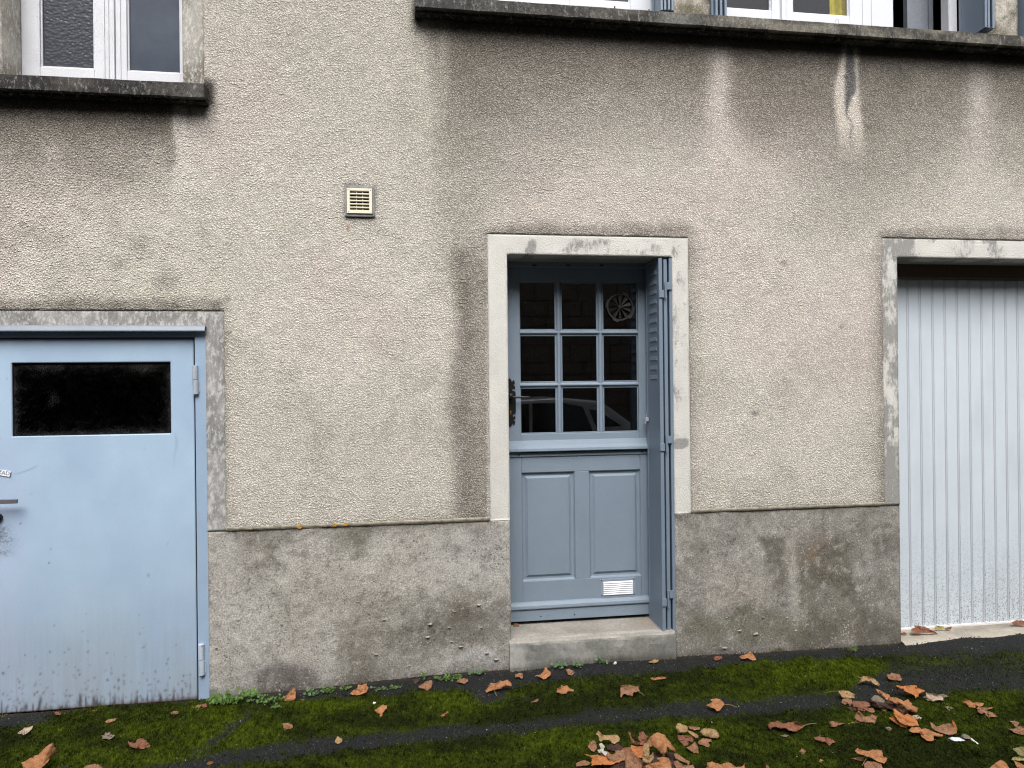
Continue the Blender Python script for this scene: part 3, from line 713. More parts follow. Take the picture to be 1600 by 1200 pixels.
slab('glass_pane', sdoor, M_glassB, [g_x0, g_x1], [g_z0, g_z1], lambda X, Z: X > -99, 0.044, 0.005, 0.01, col_gl)
MB().box(g_x0-.0, g_x0+.004, .036, .043, g_z0, g_z1).box(g_x0+.004, g_x1, .036, .043, g_z1-.003, g_z1).build('glazing_gasket', M_black, sdoor)
# frame round the steel door
fr = MB(); fr.box(sd_x1+.011, sO_x1, 0.008, .10, -.4, sO_z1); fr.box(sO_x0, sd_x0-.006, .008, .10, -.4, sO_z1); fr.box(sd_x0-.006, sd_x1+.011, .008, .10, sd_z1+.006, sO_z1)
fr.build('steel_door_frame', M_steelf, house, bevel=.004, seg=2)
MB().box(sd_x1+.0008, sd_x1+.0105, .031, .045, sd_z0, sd_z1).build('gap_shade_strip', M_black, house)  # black strip added to paint the shade in the hinge-side gap
MB().box(sd_x0, sd_x1+.0105, .034, .045, sd_z1+.0006, sd_z1+.0055).build('gap_shade_strip', mat_plain('rust', lin(72, 40, 30), .9, var=.5), house)  # rust-dark strip added to darken the gap above the door
x1d = WX(320, 515, -.03)
dr = MB(); zt = WZ(160, 511, -.03); zb = WZ(160, 517.5, -.03)
dr.prism_x([(-.002, zt+.012), (-.026, zt+.004), (-.034, zb+.006), (-.034, zb), (-.03, zb), (-.028, zt-.002), (-.002, zt+.006)], sO_x0-.02, x1d)
dr.build('drip_rail', mat_paint('pale_drip_rail_paint', lin(122, 130, 140), .4, .08), house)
for y0_, y1_, xx in ((571, 616, 304.8), (1007, 1055, 309.7)):
    X, _ = W(xx, 600, 0.0); za, zb_ = WZ(xx, y0_), WZ(xx, y1_)
    mb = MB(); zm = (za+zb_)/2
    mb.tube([(X, .0, za), (X, .0, zm+.001)], .0145, 14); mb.tube([(X+.003, .0, zm-.002), (X+.003, .0, zb_)], .0145, 14)
    mb.box(X, X+.022, .004, .012, zb_+.01, zm-.012)
    mb.build('hinge', M_zinc if y0_ < 900 else mat_paint('rusty_hinge_paint', lin(176, 188, 200), .5, .1, grime=(.58, lin(140, 80, 40))), sdoor, bevel=.001)
hx1, hz1 = W(28, 783, -.03)
hx0, hz0 = W(-32, 784, -.03)
mb = MB(); mb.box(hx0, hx1, -.038, -.026, hz1-.011, hz1+.011); mb.tube([(hx0+.012, .03, hz1), (hx0+.012, -.03, hz1)], .010, 12)
mb.build('lever_handle', M_handle, sdoor, bevel=.002)
kx, kz = W(-8, 809, .02)
mb = MB(); mb.prism_y([(kx+.034*math.cos(a), kz+.025*math.sin(a)) for a in np.linspace(0, 2*math.pi, 20, endpoint=False)], .012, .030); mb.build('key_rosette', M_black, sdoor, bevel=.002)
# sticker with a torn-off line of print
sxy = [(-26, 729.5), (17, 736.5), (14.5, 745), (-28, 738)]
P4 = [W(a, b, .0245) for a, b in sxy]
mb = MB(); mb.prism_y(P4, .0245, .0265)
stk = mb.build('sticker', M_paper, sdoor)
txt = bpy.data.curves.new('lettering', 'FONT'); txt.body = '|SKZAD|'; txt.size = .027; txt.extrude = .0002
to = bpy.data.objects.new('lettering', txt)
ang = math.atan2(P4[1][1]-P4[0][1], P4[1][0]-P4[0][0])
dg = bpy.context.evaluated_depsgraph_get()
COL.objects.link(to); bpy.context.view_layer.update(); dg = bpy.context.evaluated_depsgraph_get()
tm = bpy.data.meshes.new_from_object(to.evaluated_get(dg)); bpy.data.objects.remove(to)
w_ = max(v.co.x for v in tm.vertices); tm.transform(Matrix.Scale(-1, 4, (1, 0, 0)) @ Matrix.Rotation(math.pi, 4, 'Z') @ Matrix.Translation((0, 0, 0))) if False else None
tm.materials.clear(); tm.materials.append(M_ink)
tob = bpy.data.objects.new('printed_letters', tm); COL.objects.link(tob); tob.parent = sdoor
tx, tz = W(16, 742.5, .0235)
tob.matrix_local = Matrix.Translation((tx-math.cos(ang)*w_, .0240, tz-math.sin(ang)*w_-.002)) @ Matrix.Rotation(-ang, 4, 'Y') @ Matrix.Rotation(math.pi/2, 4, 'X')

# ------------------------------------------------------------------ entrance door
YD = 0.262
def DX(px, py=700): return WX(px, py, YD)
def DZ(py, px=900): return WZ(px, py, YD)
e_x0 = DX(788); e_x1 = DX(1013, 700); e_z0 = DZ(966); e_z1 = DZ(419)
split = DZ(706)
cols = [(WX(812.5, 560, YD), WX(869.5, 560, YD)), (WX(878, 560, YD), WX(934.5, 560, YD)), (WX(943, 560, YD), WX(997.5, 560, YD))]
rows = [(DZ(441), DZ(515.5)), (DZ(523.5), DZ(597)), (DZ(605), DZ(676.5))]
# lower leaf: stiles and rails
pan = [(WX(816, 830, YD), WX(898.5, 830, YD)), (WX(921.5, 820, YD), WX(1001.5, 820, YD))]
p_z1, p_z0 = DZ(736.5), DZ(904.5)
lw = MB(); TH = .045
lw.box(e_x0, pan[0][0], YD, YD+TH, e_z0, split-.006); lw.box(pan[1][1], e_x1, YD, YD+TH, e_z0, split-.006); lw.box(pan[0][1], pan[1][0], YD+.0008, YD+TH, p_z0, p_z1)
lw.box(pan[0][0], pan[1][1], YD+.0004, YD+TH, p_z1, split-.006); lw.box(pan[0][0], pan[1][1], YD+.0004, YD+TH, e_z0, p_z0)
edoor = lw.build('entrance_door', M_door, house, bevel=.003, seg=2)
edoor['label'] = 'blue-grey stable door, glazed above and panelled below'
for a, b in pan:
    z0_, z1 = p_z0, p_z1; i1, i2 = .014, .034
    mb = MB()
    # moulded ramp then raised field
    def ringp(d, y): return [(a+d, y, z0_+d), (b-d, y, z0_+d), (b-d, y, z1-d), (a+d, y, z1-d)]
    rings = [ringp(-.002, YD+.004), ringp(.003, YD+.012), ringp(.008, YD+.016), ringp(.020, YD+.018), ringp(.033, YD+.010), ringp(.035, YD+.007), ringp(.040, YD+.007)]
    for r_ in rings: mb.v += r_
    for i in range(len(rings)-1):
        for k in range(4): mb.f.append((i*4+k, i*4+(k+1) % 4, (i+1)*4+(k+1) % 4, (i+1)*4+k))
    mb.f.append(tuple((len(rings)-1)*4+k for k in range(4)))
    mb.build('panel', M_door, edoor)
# upper leaf frame
up = MB(); uz0 = split+.004
up.box(e_x0, cols[0][0], YD, YD+TH, uz0, e_z1); up.box(cols[2][1], e_x1, YD, YD+TH, uz0, e_z1)
up.box(cols[0][0], cols[2][1], YD+.0004, YD+TH, rows[0][0], e_z1); up.box(cols[0][0], cols[2][1], YD+.0004, YD+TH, uz0, rows[2][1])
up.build('upper_leaf', M_door, edoor, bevel=.003, seg=2)
def bar(x0, x1, z0_, z1, vert, yo):
    mb = MB()
    if vert:
        w = x1-x0; mb.prism_z([(x0, YD+.03), (x0, YD+.016), (x0+.004, YD+.014), (x0+.009, YD+.004), (x0+w/2-.003, YD+yo), (x0+w/2+.003, YD+yo), (x1-.009, YD+.004), (x1-.004, YD+.014), (x1, YD+.016), (x1, YD+.03)], z0_, z1)
    else:
        w = z1-z0_; mb.prism_x([(YD+.03, z0_), (YD+.016, z0_), (YD+.014, z0_+.004), (YD+.004, z0_+.009), (YD+yo, z0_+w/2-.003), (YD+yo, z0_+w/2+.003), (YD+.004, z1-.009), (YD+.014, z1-.004), (YD+.016, z1), (YD+.03, z1)], x0, x1)
    mb.build('glazing_bar', M_door, edoor)
for i in (0, 1): bar(cols[i][1], cols[i+1][0], rows[2][1], rows[0][0], True, .0015)
for i in (0, 1): bar(cols[0][0], cols[2][1], rows[i+1][0], rows[i][1], False, .0005)
for a, b in cols:
    for t, d in rows:
        MB().box(a-.003, b+.003, YD+.020, YD+.025, d-.003, t+.003).build('pane', M_glass, edoor)
        bd = MB()     # putty bead round the pane
        for (x0, x1, z0_, z1) in ((a, a+.006, d, t), (b-.006, b, d, t), (a+.006, b-.006, t-.006, t), (a+.006, b-.006, d, d+.006)): bd.box(x0, x1, YD+.013, YD+.0195, z0_, z1)
        bd.build('glazing_bead', M_door, edoor, bevel=.002)
# mouldings
mz1, mz0 = DZ(688, 900), DZ(703.5, 900)
mb = MB(); h = mz1-mz0
mb.prism_x([(YD+.002, mz1+.006), (YD-.006, mz1+.004), (YD-.016, mz0+h*.62), (YD-.034, mz0+h*.30), (YD-.036, mz0+.004), (YD-.033, mz0), (YD-.024, mz0+.004), (YD+.002, mz0+.012)], e_x0, e_x1-.004)
mb.build('weather_moulding', M_door, edoor)
mb = MB(); mb.box(e_x0, e_x1-.003, YD-.008, YD-.0006, DZ(711.5), DZ(705.5)); mb.build('moulding_strip', M_door, edoor, bevel=.001)
bz1, bz0 = DZ(937), DZ(947)
mb = MB(); mb.prism_x([(YD+.002, bz1+.004), (YD-.010, bz1), (YD-.022, bz1-(bz1-bz0)*.45), (YD-.024, bz0+.006), (YD-.020, bz0), (YD+.002, bz0+.002)], e_x0, e_x1-.004); mb.build('foot_moulding', M_door, edoor)
mb = MB(); mb.box(e_x0, e_x1-.004, YD-.012, YD-.0006, e_z0+.002, bz0-.003); mb.build('kick_board', M_door, edoor, bevel=.003, seg=2)
for px_, py_ in ((811, 711), (1003, 705), (845, 963), (897.5, 960)):
    X, Z = W(px_, py_, YD-.01); sc_ = MB(); sc_.prism_y([(X+.0042*math.cos(t), Z+.0042*math.sin(t)) for t in np.linspace(0, 6.283, 8, endpoint=False)], YD-.0135, YD-.006); sc_.build('screw', M_black, edoor)
# low vent in the door
v0, v1 = WX(937.5, 917, YD), WX(993, 917, YD); vz1, vz0 = WZ(965, 903.5, YD), WZ(965, 932.5, YD)
s0, s1 = WX(942.5, 917, YD), WX(988.3, 917, YD); sz1, sz0 = WZ(965, 907.5, YD), WZ(965, 928.5, YD)
mb = MB()
for r_ in ((v0, s0, vz0, vz1), (s1, v1, vz0, vz1), (s0, s1, sz1, vz1), (s0, s1, vz0, sz0)): mb.box(r_[0], r_[1], YD-.005, YD-.0005, r_[2], r_[3])
mb.build('vent_plate', M_ventf, edoor, bevel=.001)
mb = MB(); nS = 7; st = (sz1-sz0)/nS
for i in range(nS):
    z = sz0+st*i; mb.prism_x([(YD-.011, z+.0012), (YD-.012, z+st*.35), (YD-.002, z+st*.98), (YD-.001, z+st*.9), (YD-.001, z+st*.2)], s0, s1)
mb.build('vent_slats', M_alu, edoor)
for px_, py_ in ((939.8, 907), (990.5, 904.6), (940.4, 930.7), (991, 928)):
    X, Z = W(px_, py_, YD-.005); mb = MB(); mb.prism_y([(X+.0036*math.cos(t), Z+.0036*math.sin(t)) for t in np.linspace(0, 6.283, 8, endpoint=False)], YD-.007, YD-.004); mb.build('vent_screw', M_black, edoor)
# ornate iron plate and lever
hx, hz = W(796.5, 629, YD); ppx = FPX/(4.1+YD)/1.0
def q(px_): return px_/265.0
prof = [(0, -39), (2.5, -36), (3.5, -33), (7, -36), (8.5, -30), (5.5, -28.5), (9, -25), (8, -21), (5, -23), (4, -19), (9, -17.5), (9.5, -12), (9.5, 12), (9, 17.5), (4, 19), (5, 23), (8, 21), (9, 25), (5.5, 28.5), (8.5, 30), (7, 36), (3.5, 33), (2.5, 36), (0, 39)]
prof = prof+[(-x, z) for x, z in reversed(prof[1:-1])]
mb = MB(); mb.prism_y([(hx+q(x), hz+q(-z)) for x, z in prof], YD-.007, YD-.0005); mb.build('handle_plate', M_black, edoor, bevel=.001)
lx, lz = W(798, 621, YD-.05); lx1, lz1 = W(828, 621, YD-.05)
mb = MB(); mb.tube([(hx+.002, YD-.004, lz), (hx+.002, YD-.03, lz)], .010, 10); mb.tube([(hx-.004, YD-.036, lz), (lx+.02, YD-.05, lz+.001), (lx1-.03, YD-.05, lz), (lx1-.01, YD-.05, lz), (lx1, YD-.05, lz)], [.009, .007, .0055, .0065, .0045], 10)
mb.tube([(hx+.002, YD-.018, lz-.002), (hx+.004, YD-.018, lz+.024)], [.017, .012], 12)
mb.build('door_lever', mat_plain('worn_black_iron', (.04, .04, .042), .35, .6), edoor, smooth=True)
kx, kz = W(798, 644, YD-.007)
mb = MB(); mb.prism_y([(kx+.005*math.cos(t), kz+.004+.005*math.sin(t)) for t in np.linspace(0, 6.283, 10, endpoint=False)], YD-.010, YD-.0072).box(kx-.0025, kx+.0025, YD-.0098, YD-.0073, kz-.014, kz+.002); mb.build('keyhole', M_brass, edoor)
# round plastic ventilator in the top right pane
fx, fz = W(968.3, 480, YD+.012); Rf = 23.2/264
mb = MB(); N = 48
def ringseg(a0, a1, r0, r1, y0_, y1_, seg):
    n0 = len(mb.v)
    for i in range(seg+1):
        a = a0+(a1-a0)*i/seg
        for r_, y in ((r0, y0_), (r1, y0_), (r1, y1_), (r0, y1_)): mb.v.append((fx+r_*math.cos(a), y, fz+r_*math.sin(a)))
    for i in range(seg):
        for k in range(4): mb.f.append((n0+i*4+k, n0+i*4+(k+1) % 4, n0+(i+1)*4+(k+1) % 4, n0+(i+1)*4+k))
    mb.f.append((n0, n0+1, n0+2, n0+3)); mb.f.append((n0+seg*4+3, n0+seg*4+2, n0+seg*4+1, n0+seg*4))
ringseg(0, 2*math.pi-.001, Rf*.85, Rf*.95, YD+.002, YD+.0195, 48)
for a0, a1 in ((150, 182), (-52, 0), (52, 80), (238, 262)): ringseg(math.radians(a0), math.radians(a1), Rf*.90, Rf*1.06, YD-.001, YD+.010, 10)
ringseg(0, 2*math.pi-.001, .0005, Rf*.11, YD+.000, YD+.016, 16)
fan = mb.build('ventilator', M_fan, edoor)
mb = MB()
for k in range(10):
    a = math.radians(36*k+90); w0, w1 = .05, .155
    for s_, y in ((0, YD+.008),):
        p = []
        for r_, da in ((Rf*.12, -.16), (Rf*.80, -w1), (Rf*.80, w1), (Rf*.12, .16)): p.append((fx+r_*math.cos(a+da), fz+r_*math.sin(a+da)))
        n0 = len(mb.v); mb.v += [(p[0][0], y-.001, p[0][1]), (p[1][0], y-.006, p[1][1]), (p[2][0], y+.006, p[2][1]), (p[3][0], y+.001, p[3][1])]
        mb.v += [(a_, b_+.0012, c_) for a_, b_, c_ in mb.v[n0:n0+4]]
        mb.f += [(n0, n0+1, n0+2, n0+3), (n0+7, n0+6, n0+5, n0+4)]+[(n0+i, n0+4+i, n0+4+(i+1) % 4, n0+(i+1) % 4) for i in range(4)]
mb.build('ventilator_blades', M_fan, edoor)
mb = MB()
for a in (62, 155, 242, 335):
    a = math.radians(a); mb.tube([(fx, YD+.001, fz), (fx+Rf*.88*math.cos(a), YD+.001, fz+Rf*.88*math.sin(a))], .0022, 6)
mb.tube([(fx+Rf*1.02+.009*math.cos(t), YD+.004, fz-Rf*.55+.012*math.sin(t)) for t in np.linspace(-1.9, 1.9, 9)], .0012, 5)
mb.build('ventilator_spokes', M_fan, edoor)
# frame in the masonry
mb = MB(); fz1 = WZ(900, 406, .235); fzb = WZ(900, 418, .235)
mb.box(dO_x0-.05, dO_x1+.05, .232, .30, fzb, dO_z1+.05); mb.box(e_x1+.003, dO_x1+.05, .240, .30, dO_z0-.02, fzb-.001); mb.box(dO_x0-.05, e_x0-.003, .240, .30, dO_z0-.02, fzb-.001)
mb.build('door_frame', M_door, house, bevel=.002)
for a in (835, 888, 940):
    X, Z = W(a, 414.5, .232); MB().box(X-.012, X+.012, .2305, .234, Z-.003, Z+.004).build('frame_slot', M_black, house)

# doorstep
st_x0, st_x1 = dO_x0-.012, WX(1056, 990, -.03)
def step_mesh():
    xs = np.linspace(st_x0, st_x1, 90); prof = [(.30, 0), (.10, 0), (0.012, -.001), (-.016, -.003), (-.026, -.010), (-.030, -.022), (-.031, -.06), (-.031, -.11), (-.031, -.16), (-.03, -.30), (.30, -.30)]
    V = []; Fc = []; k = len(prof)
    for x in xs:
        for j, (y, z) in enumerate(prof):
            a = 0 if j in (0, 1, 10, 9) else .010
            V.append((x, y+a*mnoise.noise(Vector((x*9, z*9, 3)))+.4*a*mnoise.noise(Vector((x*40, z*40, 3))), dO_z0+z+(a*.6*mnoise.noise(Vector((x*12, y*9, 9))) if j < 6 else 0)))
    for i in range(len(xs)-1):
        for j in range(k): Fc.append((i*k+j, i*k+(j+1) % k, (i+1)*k+(j+1) % k, (i+1)*k+j))
    Fc += [tuple(range(k)), tuple((len(xs)-1)*k+j for j in range(k))[::-1]]
    mb = MB(); mb.v = V; mb.f = Fc; o = mb.build('doorstep', M_step, house)
    # refine for colour
    bm = bmesh.new(); bm.from_mesh(o.data); es = [e for e in bm.edges if abs(e.verts[0].co.x-e.verts[1].co.x) < 1e-4]
    bmesh.ops.subdivide_edges(bm, edges=es, cuts=3, use_grid_fill=True); bm.to_mesh(o.data); bm.free()
    A = np.array([v.co[:] for v in o.data.vertices]); px, py = PR(A[:, 0], A[:, 1], A[:, 2])
    c = base(len(A), lin(150, 146, 137)); lo = fbm(A[:, 0]*8, A[:, 1]*8+A[:, 2]*12, 141, 4)
    c = mix3(c, lin(128, 122, 111), np.clip((lo-.45)*4, 0, 1)*.6)
    c = mix3(c, lin(178, 176, 168), .8*np.exp(-((A[:, 1]-.02)/.018)**2)*np.clip(lo*1.8-.3, 0, 1)*(A[:, 2] > dO_z0-.015))
    c = mix3(c, lin(160, 128, 104), .4*blob(px, py, 1015, 968, 12, 8))
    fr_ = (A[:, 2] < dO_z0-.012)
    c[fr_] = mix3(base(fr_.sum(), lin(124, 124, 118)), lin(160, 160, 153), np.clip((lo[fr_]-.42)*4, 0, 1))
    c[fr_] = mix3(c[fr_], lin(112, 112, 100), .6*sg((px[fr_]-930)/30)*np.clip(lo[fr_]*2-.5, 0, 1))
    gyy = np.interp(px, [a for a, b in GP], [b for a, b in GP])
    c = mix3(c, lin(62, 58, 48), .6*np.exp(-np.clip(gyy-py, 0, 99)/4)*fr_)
    ca = o.data.color_attributes.new('Col', 'FLOAT_COLOR', 'POINT'); ca.data.foreach_set('color', np.concatenate([c, np.ones((len(A), 1))], 1).ravel())
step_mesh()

# ------------------------------------------------------------------ folding metal shutters
def leaf_shutter(name, xa, xb, y0, y1, z0_, z1, louv=None, label=None, rot=0.0, pivot=None):
    """leaf standing edge-on in the reveal, xa..xb its thickness; flat pan with folded rims"""
    mb = MB(); t = xb-xa
    mb.box(xa+.004, xb-.004, y0+.006, y1-.006, z0_+.006, z1-.006)           # pan
    for r_ in ((y0, y0+.012, z0_, z1), (y1-.012, y1, z0_, z1), (y0+.012, y1-.012, z0_, z0_+.014), (y0+.012, y1-.012, z1-.014, z1)):
        mb.box(xa, xb, *r_)
    if louv:
        z = louv[0]
        while z > louv[1]:
            mb.prism_y([(xa+.005, z), (xa+.0025, z-.003), (xa-.0012, z-.024), (xa+.005, z-.030)], y0+.05, y1-.06); z -= louv[2]
    o = mb.build(name, M_shut, house, bevel=.0015)
    if rot:
        px_, py_ = pivot; Mx = Matrix.Translation((px_, py_, 0)) @ Matrix.Rotation(rot, 4, 'Z') @ Matrix.Translation((-px_, -py_, 0))
        o.matrix_local = Mx
    if label: o['label'] = label
    return o
zb_s = WZ(1040, 988.5, 0.0); zt_s = WZ(1040, 402.5, 0.0)
l1 = leaf_shutter('shutter_leaf', WX(1029.8, 500), WX(1035.4, 500), .0, .232, zb_s, zt_s-.002, louv=(WZ(1020, 424, .1), WZ(1020, 588, .1), .0560), label='innermost leaf of the folded door shutter, with pressed louvres')
l2 = leaf_shutter('shutter_leaf', WX(1038.2, 500), WX(1043.6, 500), .006, .228, zb_s+.004, zt_s-.008)
l3 = leaf_shutter('shutter_leaf', WX(1046.3, 500), WX(1051.8, 500), .001, .230, zb_s-.002, zt_s-.001)
for lf, x0, x1, y0, y1 in ((l3, 1041.5, 1050, 441, 452.5), (l1, 1030, 1037.8, 453, 465), (l3, 1043, 1050.5, 681, 693), (l1, 1031.5, 1039, 693, 705), (l3, 1046, 1052.6, 923, 935), (l1, 1034.5, 1042, 936, 948)):
    ym = (y0+y1)/2; mb = MB(); mb.box(WX(x0, ym, -.006), WX(x1, ym, -.006), -.008, -.0015, WZ(x0, y1, -.006), WZ(x0, y0, -.006))
    mb.build('hinge_plate', M_shut, lf, bevel=.0015)
for y0, y1 in ((440, 466), (680, 706), (922, 949)):
    x = {440: 1040, 680: 1041.5, 922: 1044}[y0]; X = WX(x, y0, -.008)
    mb = MB(); mb.tube([(X, -.010, WZ(x, y0)), (X, -.010, WZ(x, y1))], .0055, 10); mb.build('hinge_pin', M_shut, l2)
X, Z = W(1011, 655, .2); mb = MB(); mb.box(X-.012, X+.008, .19, .215, Z-.012, Z+.010).tube([(X-.01, .20, Z-.008), (X-.01, .20, Z-.026)], .004, 8).tube([(X-.004, .2, Z+.008), (X-.004, .2, Z+.03)], .0025, 6)
mb.build('shutter_latch', M_zinc, l1, bevel=.002)

# ------------------------------------------------------------------ garage door
YG = 0.24
gz0 = WZ(1407, 984, YG); gz1 = WZ(1450, 436.5, YG)
gb = MB(); gb.box(gO_x0-.05, gO_x1+.05, YG-.012, YG+.06, WZ(1450, 435.6, YG), gO_z1+.1); gb.build('garage_head_beam', M_darkwood, house)
mb = MB(); mb.box(gO_x0, gO_x1, YG-.016, YG-.0125, WZ(1450, 436, YG-.01), WZ(1450, 433.2, YG-.01)); mb.build('head_trim', mat_plain('grey_brown_trim', lin(120, 108, 102), .6), house)
back = MB(); back.box(gO_x0-.04, gO_x1+.04, YG+.016, YG+.03, gz0+.01, gz1+.03); 
def attr_col(o, f):
    A = np.array([(o.matrix_world @ v.co)[:] for v in o.data.vertices]); px, py = PR(A[:, 0], A[:, 1], A[:, 2])
    ca = o.data.color_attributes.new('Col', 'FLOAT_COLOR', 'POINT'); ca.data.foreach_set('color', np.concatenate([np.clip(f(px, py, A[:, 0], A[:, 2]), 0, 1), np.ones((len(A), 1))], 1).ravel())
def col_gar(px, py, X, Z):
    c = base(len(px), lin(192, 202, 208)); up_ = 982-(px-1407)*.078-py
    lo = fbm(X*9, Z*3, 151, 3)
    c = mix3(c, lin(182, 190, 195), np.clip((lo-.45)*3, 0, 1)*.5)
    s = fbm(X*420, Z*300, 152, 2)
    c = mix3(c, lin(72, 68, 62), np.clip((s-.69+np.clip(1-up_/150, 0, 1)*.10*(.4+.6*np.clip((px-1400)/150, 0, 1)))*9, 0, .85)*np.clip(1-up_/170, 0, 1))
    return c
gdoor = back.build('garage_door', M_garage, house); attr_col(gdoor, lambda a, b, X, Z: base(len(a), lin(196, 200, 206)))
gdoor['label'] = 'white garage door of narrow vertical planks, speckled with dirt at the foot'
gd_pitch = (WX(1590.3, 490, YG)-WX(1418.8, 490, YG))/9; gx = WX(1418.8, 490, YG)-gd_pitch
nP = 0; x = gx
def plank_colour(X, Z):
    return None
while x < gO_x1:
    a, b = max(x, gO_x0-.01)+.003, x+gd_pitch-.012
    # fine front so that the dirt speckle can be stored on it
    vis = x < WX(1640, 600, YG)
    zs = lines([gz0+.012, gz0+.62, gz1-.004], .0045 if vis else .4); xs = lines([a+.002, b-.002], .0045 if vis else .1)
    xs = np.concatenate([[a], xs, [b]]); ys = np.full(len(xs), YG); ys[0] = ys[-1] = YG+.004
    xs = np.concatenate([[a], xs, [b]]); ys = np.concatenate([[YG+.0155], ys, [YG+.0155]])
    if not vis or True:
        nx, nz = len(xs), len(zs)
    V = np.array([(xx, yy, zz) for zz in zs for xx, yy in zip(xs, ys)])
    F_ = [(j*nx+i, j*nx+i+1, (j+1)*nx+i+1, (j+1)*nx+i) for j in range(nz-1) for i in range(nx-1)]
    F_ += [tuple(range(nx))[::-1], tuple((nz-1)*nx+i for i in range(nx))]
    mb = MB(); mb.v = [tuple(v) for v in V]; mb.f = F_
    o = mb.build('plank', M_garage, gdoor); attr_col(o, col_gar)
    # pressed bead between two planks
    c_ = x+gd_pitch-.0045
    if c_+.004 < gO_x1:
        mb = MB(); mb.prism_z([(c_-.0074, YG+.0155), (c_-.0074, YG+.0075), (c_-.0052, YG+.0062), (c_-.0030, YG-.0008), (c_+.0012, YG-.0012), (c_+.0036, YG+.0055), (c_+.0074, YG+.0075), (c_+.0074, YG+.0155)], gz0+.012, gz1-.004)
        o = mb.build('plank_bead', M_garage, gdoor); attr_col(o, lambda a_, b_, X, Z: mix3(base(len(a_), lin(206, 211, 216)), lin(120, 118, 114), .3*np.clip(1-(Z-gz0)/.4, 0, 1)))
    x += gd_pitch; nP += 1
mb = MB(); mb.box(gO_x0-.01, gO_x1, YG-.012, YG+.014, gz0-.004, gz0+.012)
i = gx
while i < gO_x1-.05: 
    mb.box(max(i-.006, gO_x0), i+.006, YG-.013, YG+.002, gz0+.0125, gz0+.02); i += gd_pitch
o = mb.build('bottom_bar', M_garage, gdoor, bevel=.002); attr_col(o, lambda a, b, X, Z: base(len(a), lin(212, 208, 206)))
# threshold slab
gt_z = WZ(1500, 996, -.01); gt_zb = WZ(1500, 979.5, YG-.02)
def thr():
    xs = lines([gO_x0+.001, gO_x1], .02); ys = lines([-.035, .30], .02)
    V = []; 
    for y in ys:
        for x in xs: V.append((x, y+(0.012*mnoise.noise(Vector((x*6, 1, 2))) if y < 0 else 0), gt_z+(-.012 if y < -.03 else (-.003 if y < -.005 else 0))+(gt_zb-gt_z)*max(0, min(1, (y+.01)/.22))+.0015*mnoise.noise(Vector((x*8, y*8, 1)))))
    nx, ny = len(xs), len(ys); F_ = [(j*nx+i, j*nx+i+1, (j+1)*nx+i+1, (j+1)*nx+i) for j in range(ny-1) for i in range(nx-1)]
    n0 = len(V); V += [(x, -.035, gt_z-.3) for x in xs]; F_ += [(n0+i, n0+i+1, i+1, i) for i in range(nx-1)]
    mb = MB(); mb.v = V; mb.f = F_; o = mb.build('garage_threshold', M_step, house)
    def f(px, py, X, Z):
        lo = fbm(px/30, py/8, 161, 4); c = mix3(base(len(px), lin(158, 151, 137)), lin(124, 120, 111), np.clip((lo-.45)*4, 0, 1)*.6)
        return mix3(c, lin(172, 165, 150), .5*sg((py-(1003-(px-1405)*.055)+8)/2))
    attr_col(o, f)
thr()
rm = MB(); rm.box(gO_x0-.1, gO_x1+.1, YG+.04, 1.2, gz0-.2, gO_z1+.3); rm.f = [f for i, f in enumerate(rm.f) if i != 2]; rm.build('room', M_dark, house)

# ------------------------------------------------------------------ small air vent
ax0, ax1 = WX(541.8, 314, -.03), WX(581.6, 314, -.03); az1, az0 = WZ(561, 294, -.03), WZ(561, 333.3, -.03)
bx0, bx1 = WX(546.7, 314, -.03), WX(576.6, 314, -.03); nsl = 6
zs_t = [WZ(561, y, -.03) for y in (298.2, 303.6, 308.9, 314.2, 319.5, 324.7)]; zs_b = [WZ(561, y, -.03) for y in (301.6, 307.2, 312.4, 317.6, 322.8, 327.9)]
av = MB(); yf = -.030
av.box(ax0, bx0, yf, -.013, az0, az1).box(bx1, ax1, yf, -.013, az0, az1).box(bx0, bx1, yf, -.013, zs_t[0], az1).box(bx0, bx1, yf, -.013, az0, zs_b[-1])
avo = av.build('air_vent', M_ivory, house, bevel=.0015); avo['label'] = 'small square ivory air vent with six slots'
for i in range(5): MB().box(bx0+.0003, bx1-.0003, yf+.0008, -.016, zs_t[i+1], zs_b[i]).build('slat', M_ivory, avo, bevel=.001)
mb = MB()
for f_ in (1/3, 2/3): xx = bx0+(bx1-bx0)*f_; mb.box(xx-.0013, xx+.0013, yf+.006, -.0165, zs_b[-1]+.001, zs_t[0]-.001)
mb.build('divider', M_ivory, avo)
MB().box(bx0-.002, bx1+.002, -.0158, -.0146, zs_b[-1]-.002, zs_t[0]+.002).build('slot_shade_sheet', M_black, avo)  # black sheet standing in for the shade inside the slots
for x, y in ((543.7, 296.3), (579, 297.5), (544.6, 330.7), (579.8, 331.5)):
    X, Z = W(x, y, -.03); MB().prism_y([(X+.0022*math.cos(t), Z+.0022*math.sin(t)) for t in np.linspace(0, 6.283, 8, endpoint=False)], yf-.0008, yf+.002).build('screw', M_black, avo)
mb = MB()
for r_ in ((ax0-.012, ax0-.001, az0-.014, az1+.014), (ax1+.001, ax1+.013, az0-.014, az1+.014), (ax0-.001, ax1+.001, az1+.001, az1+.016), (ax0-.001, ax1+.001, az0-.016, az0-.001)): mb.box(r_[0], r_[1], -.022, -.010, r_[2], r_[3])
mb.build('mortar_bed', mat_plain('grey_mortar', lin(132, 133, 132), .95, var=.3), avo, bevel=.004, seg=2)

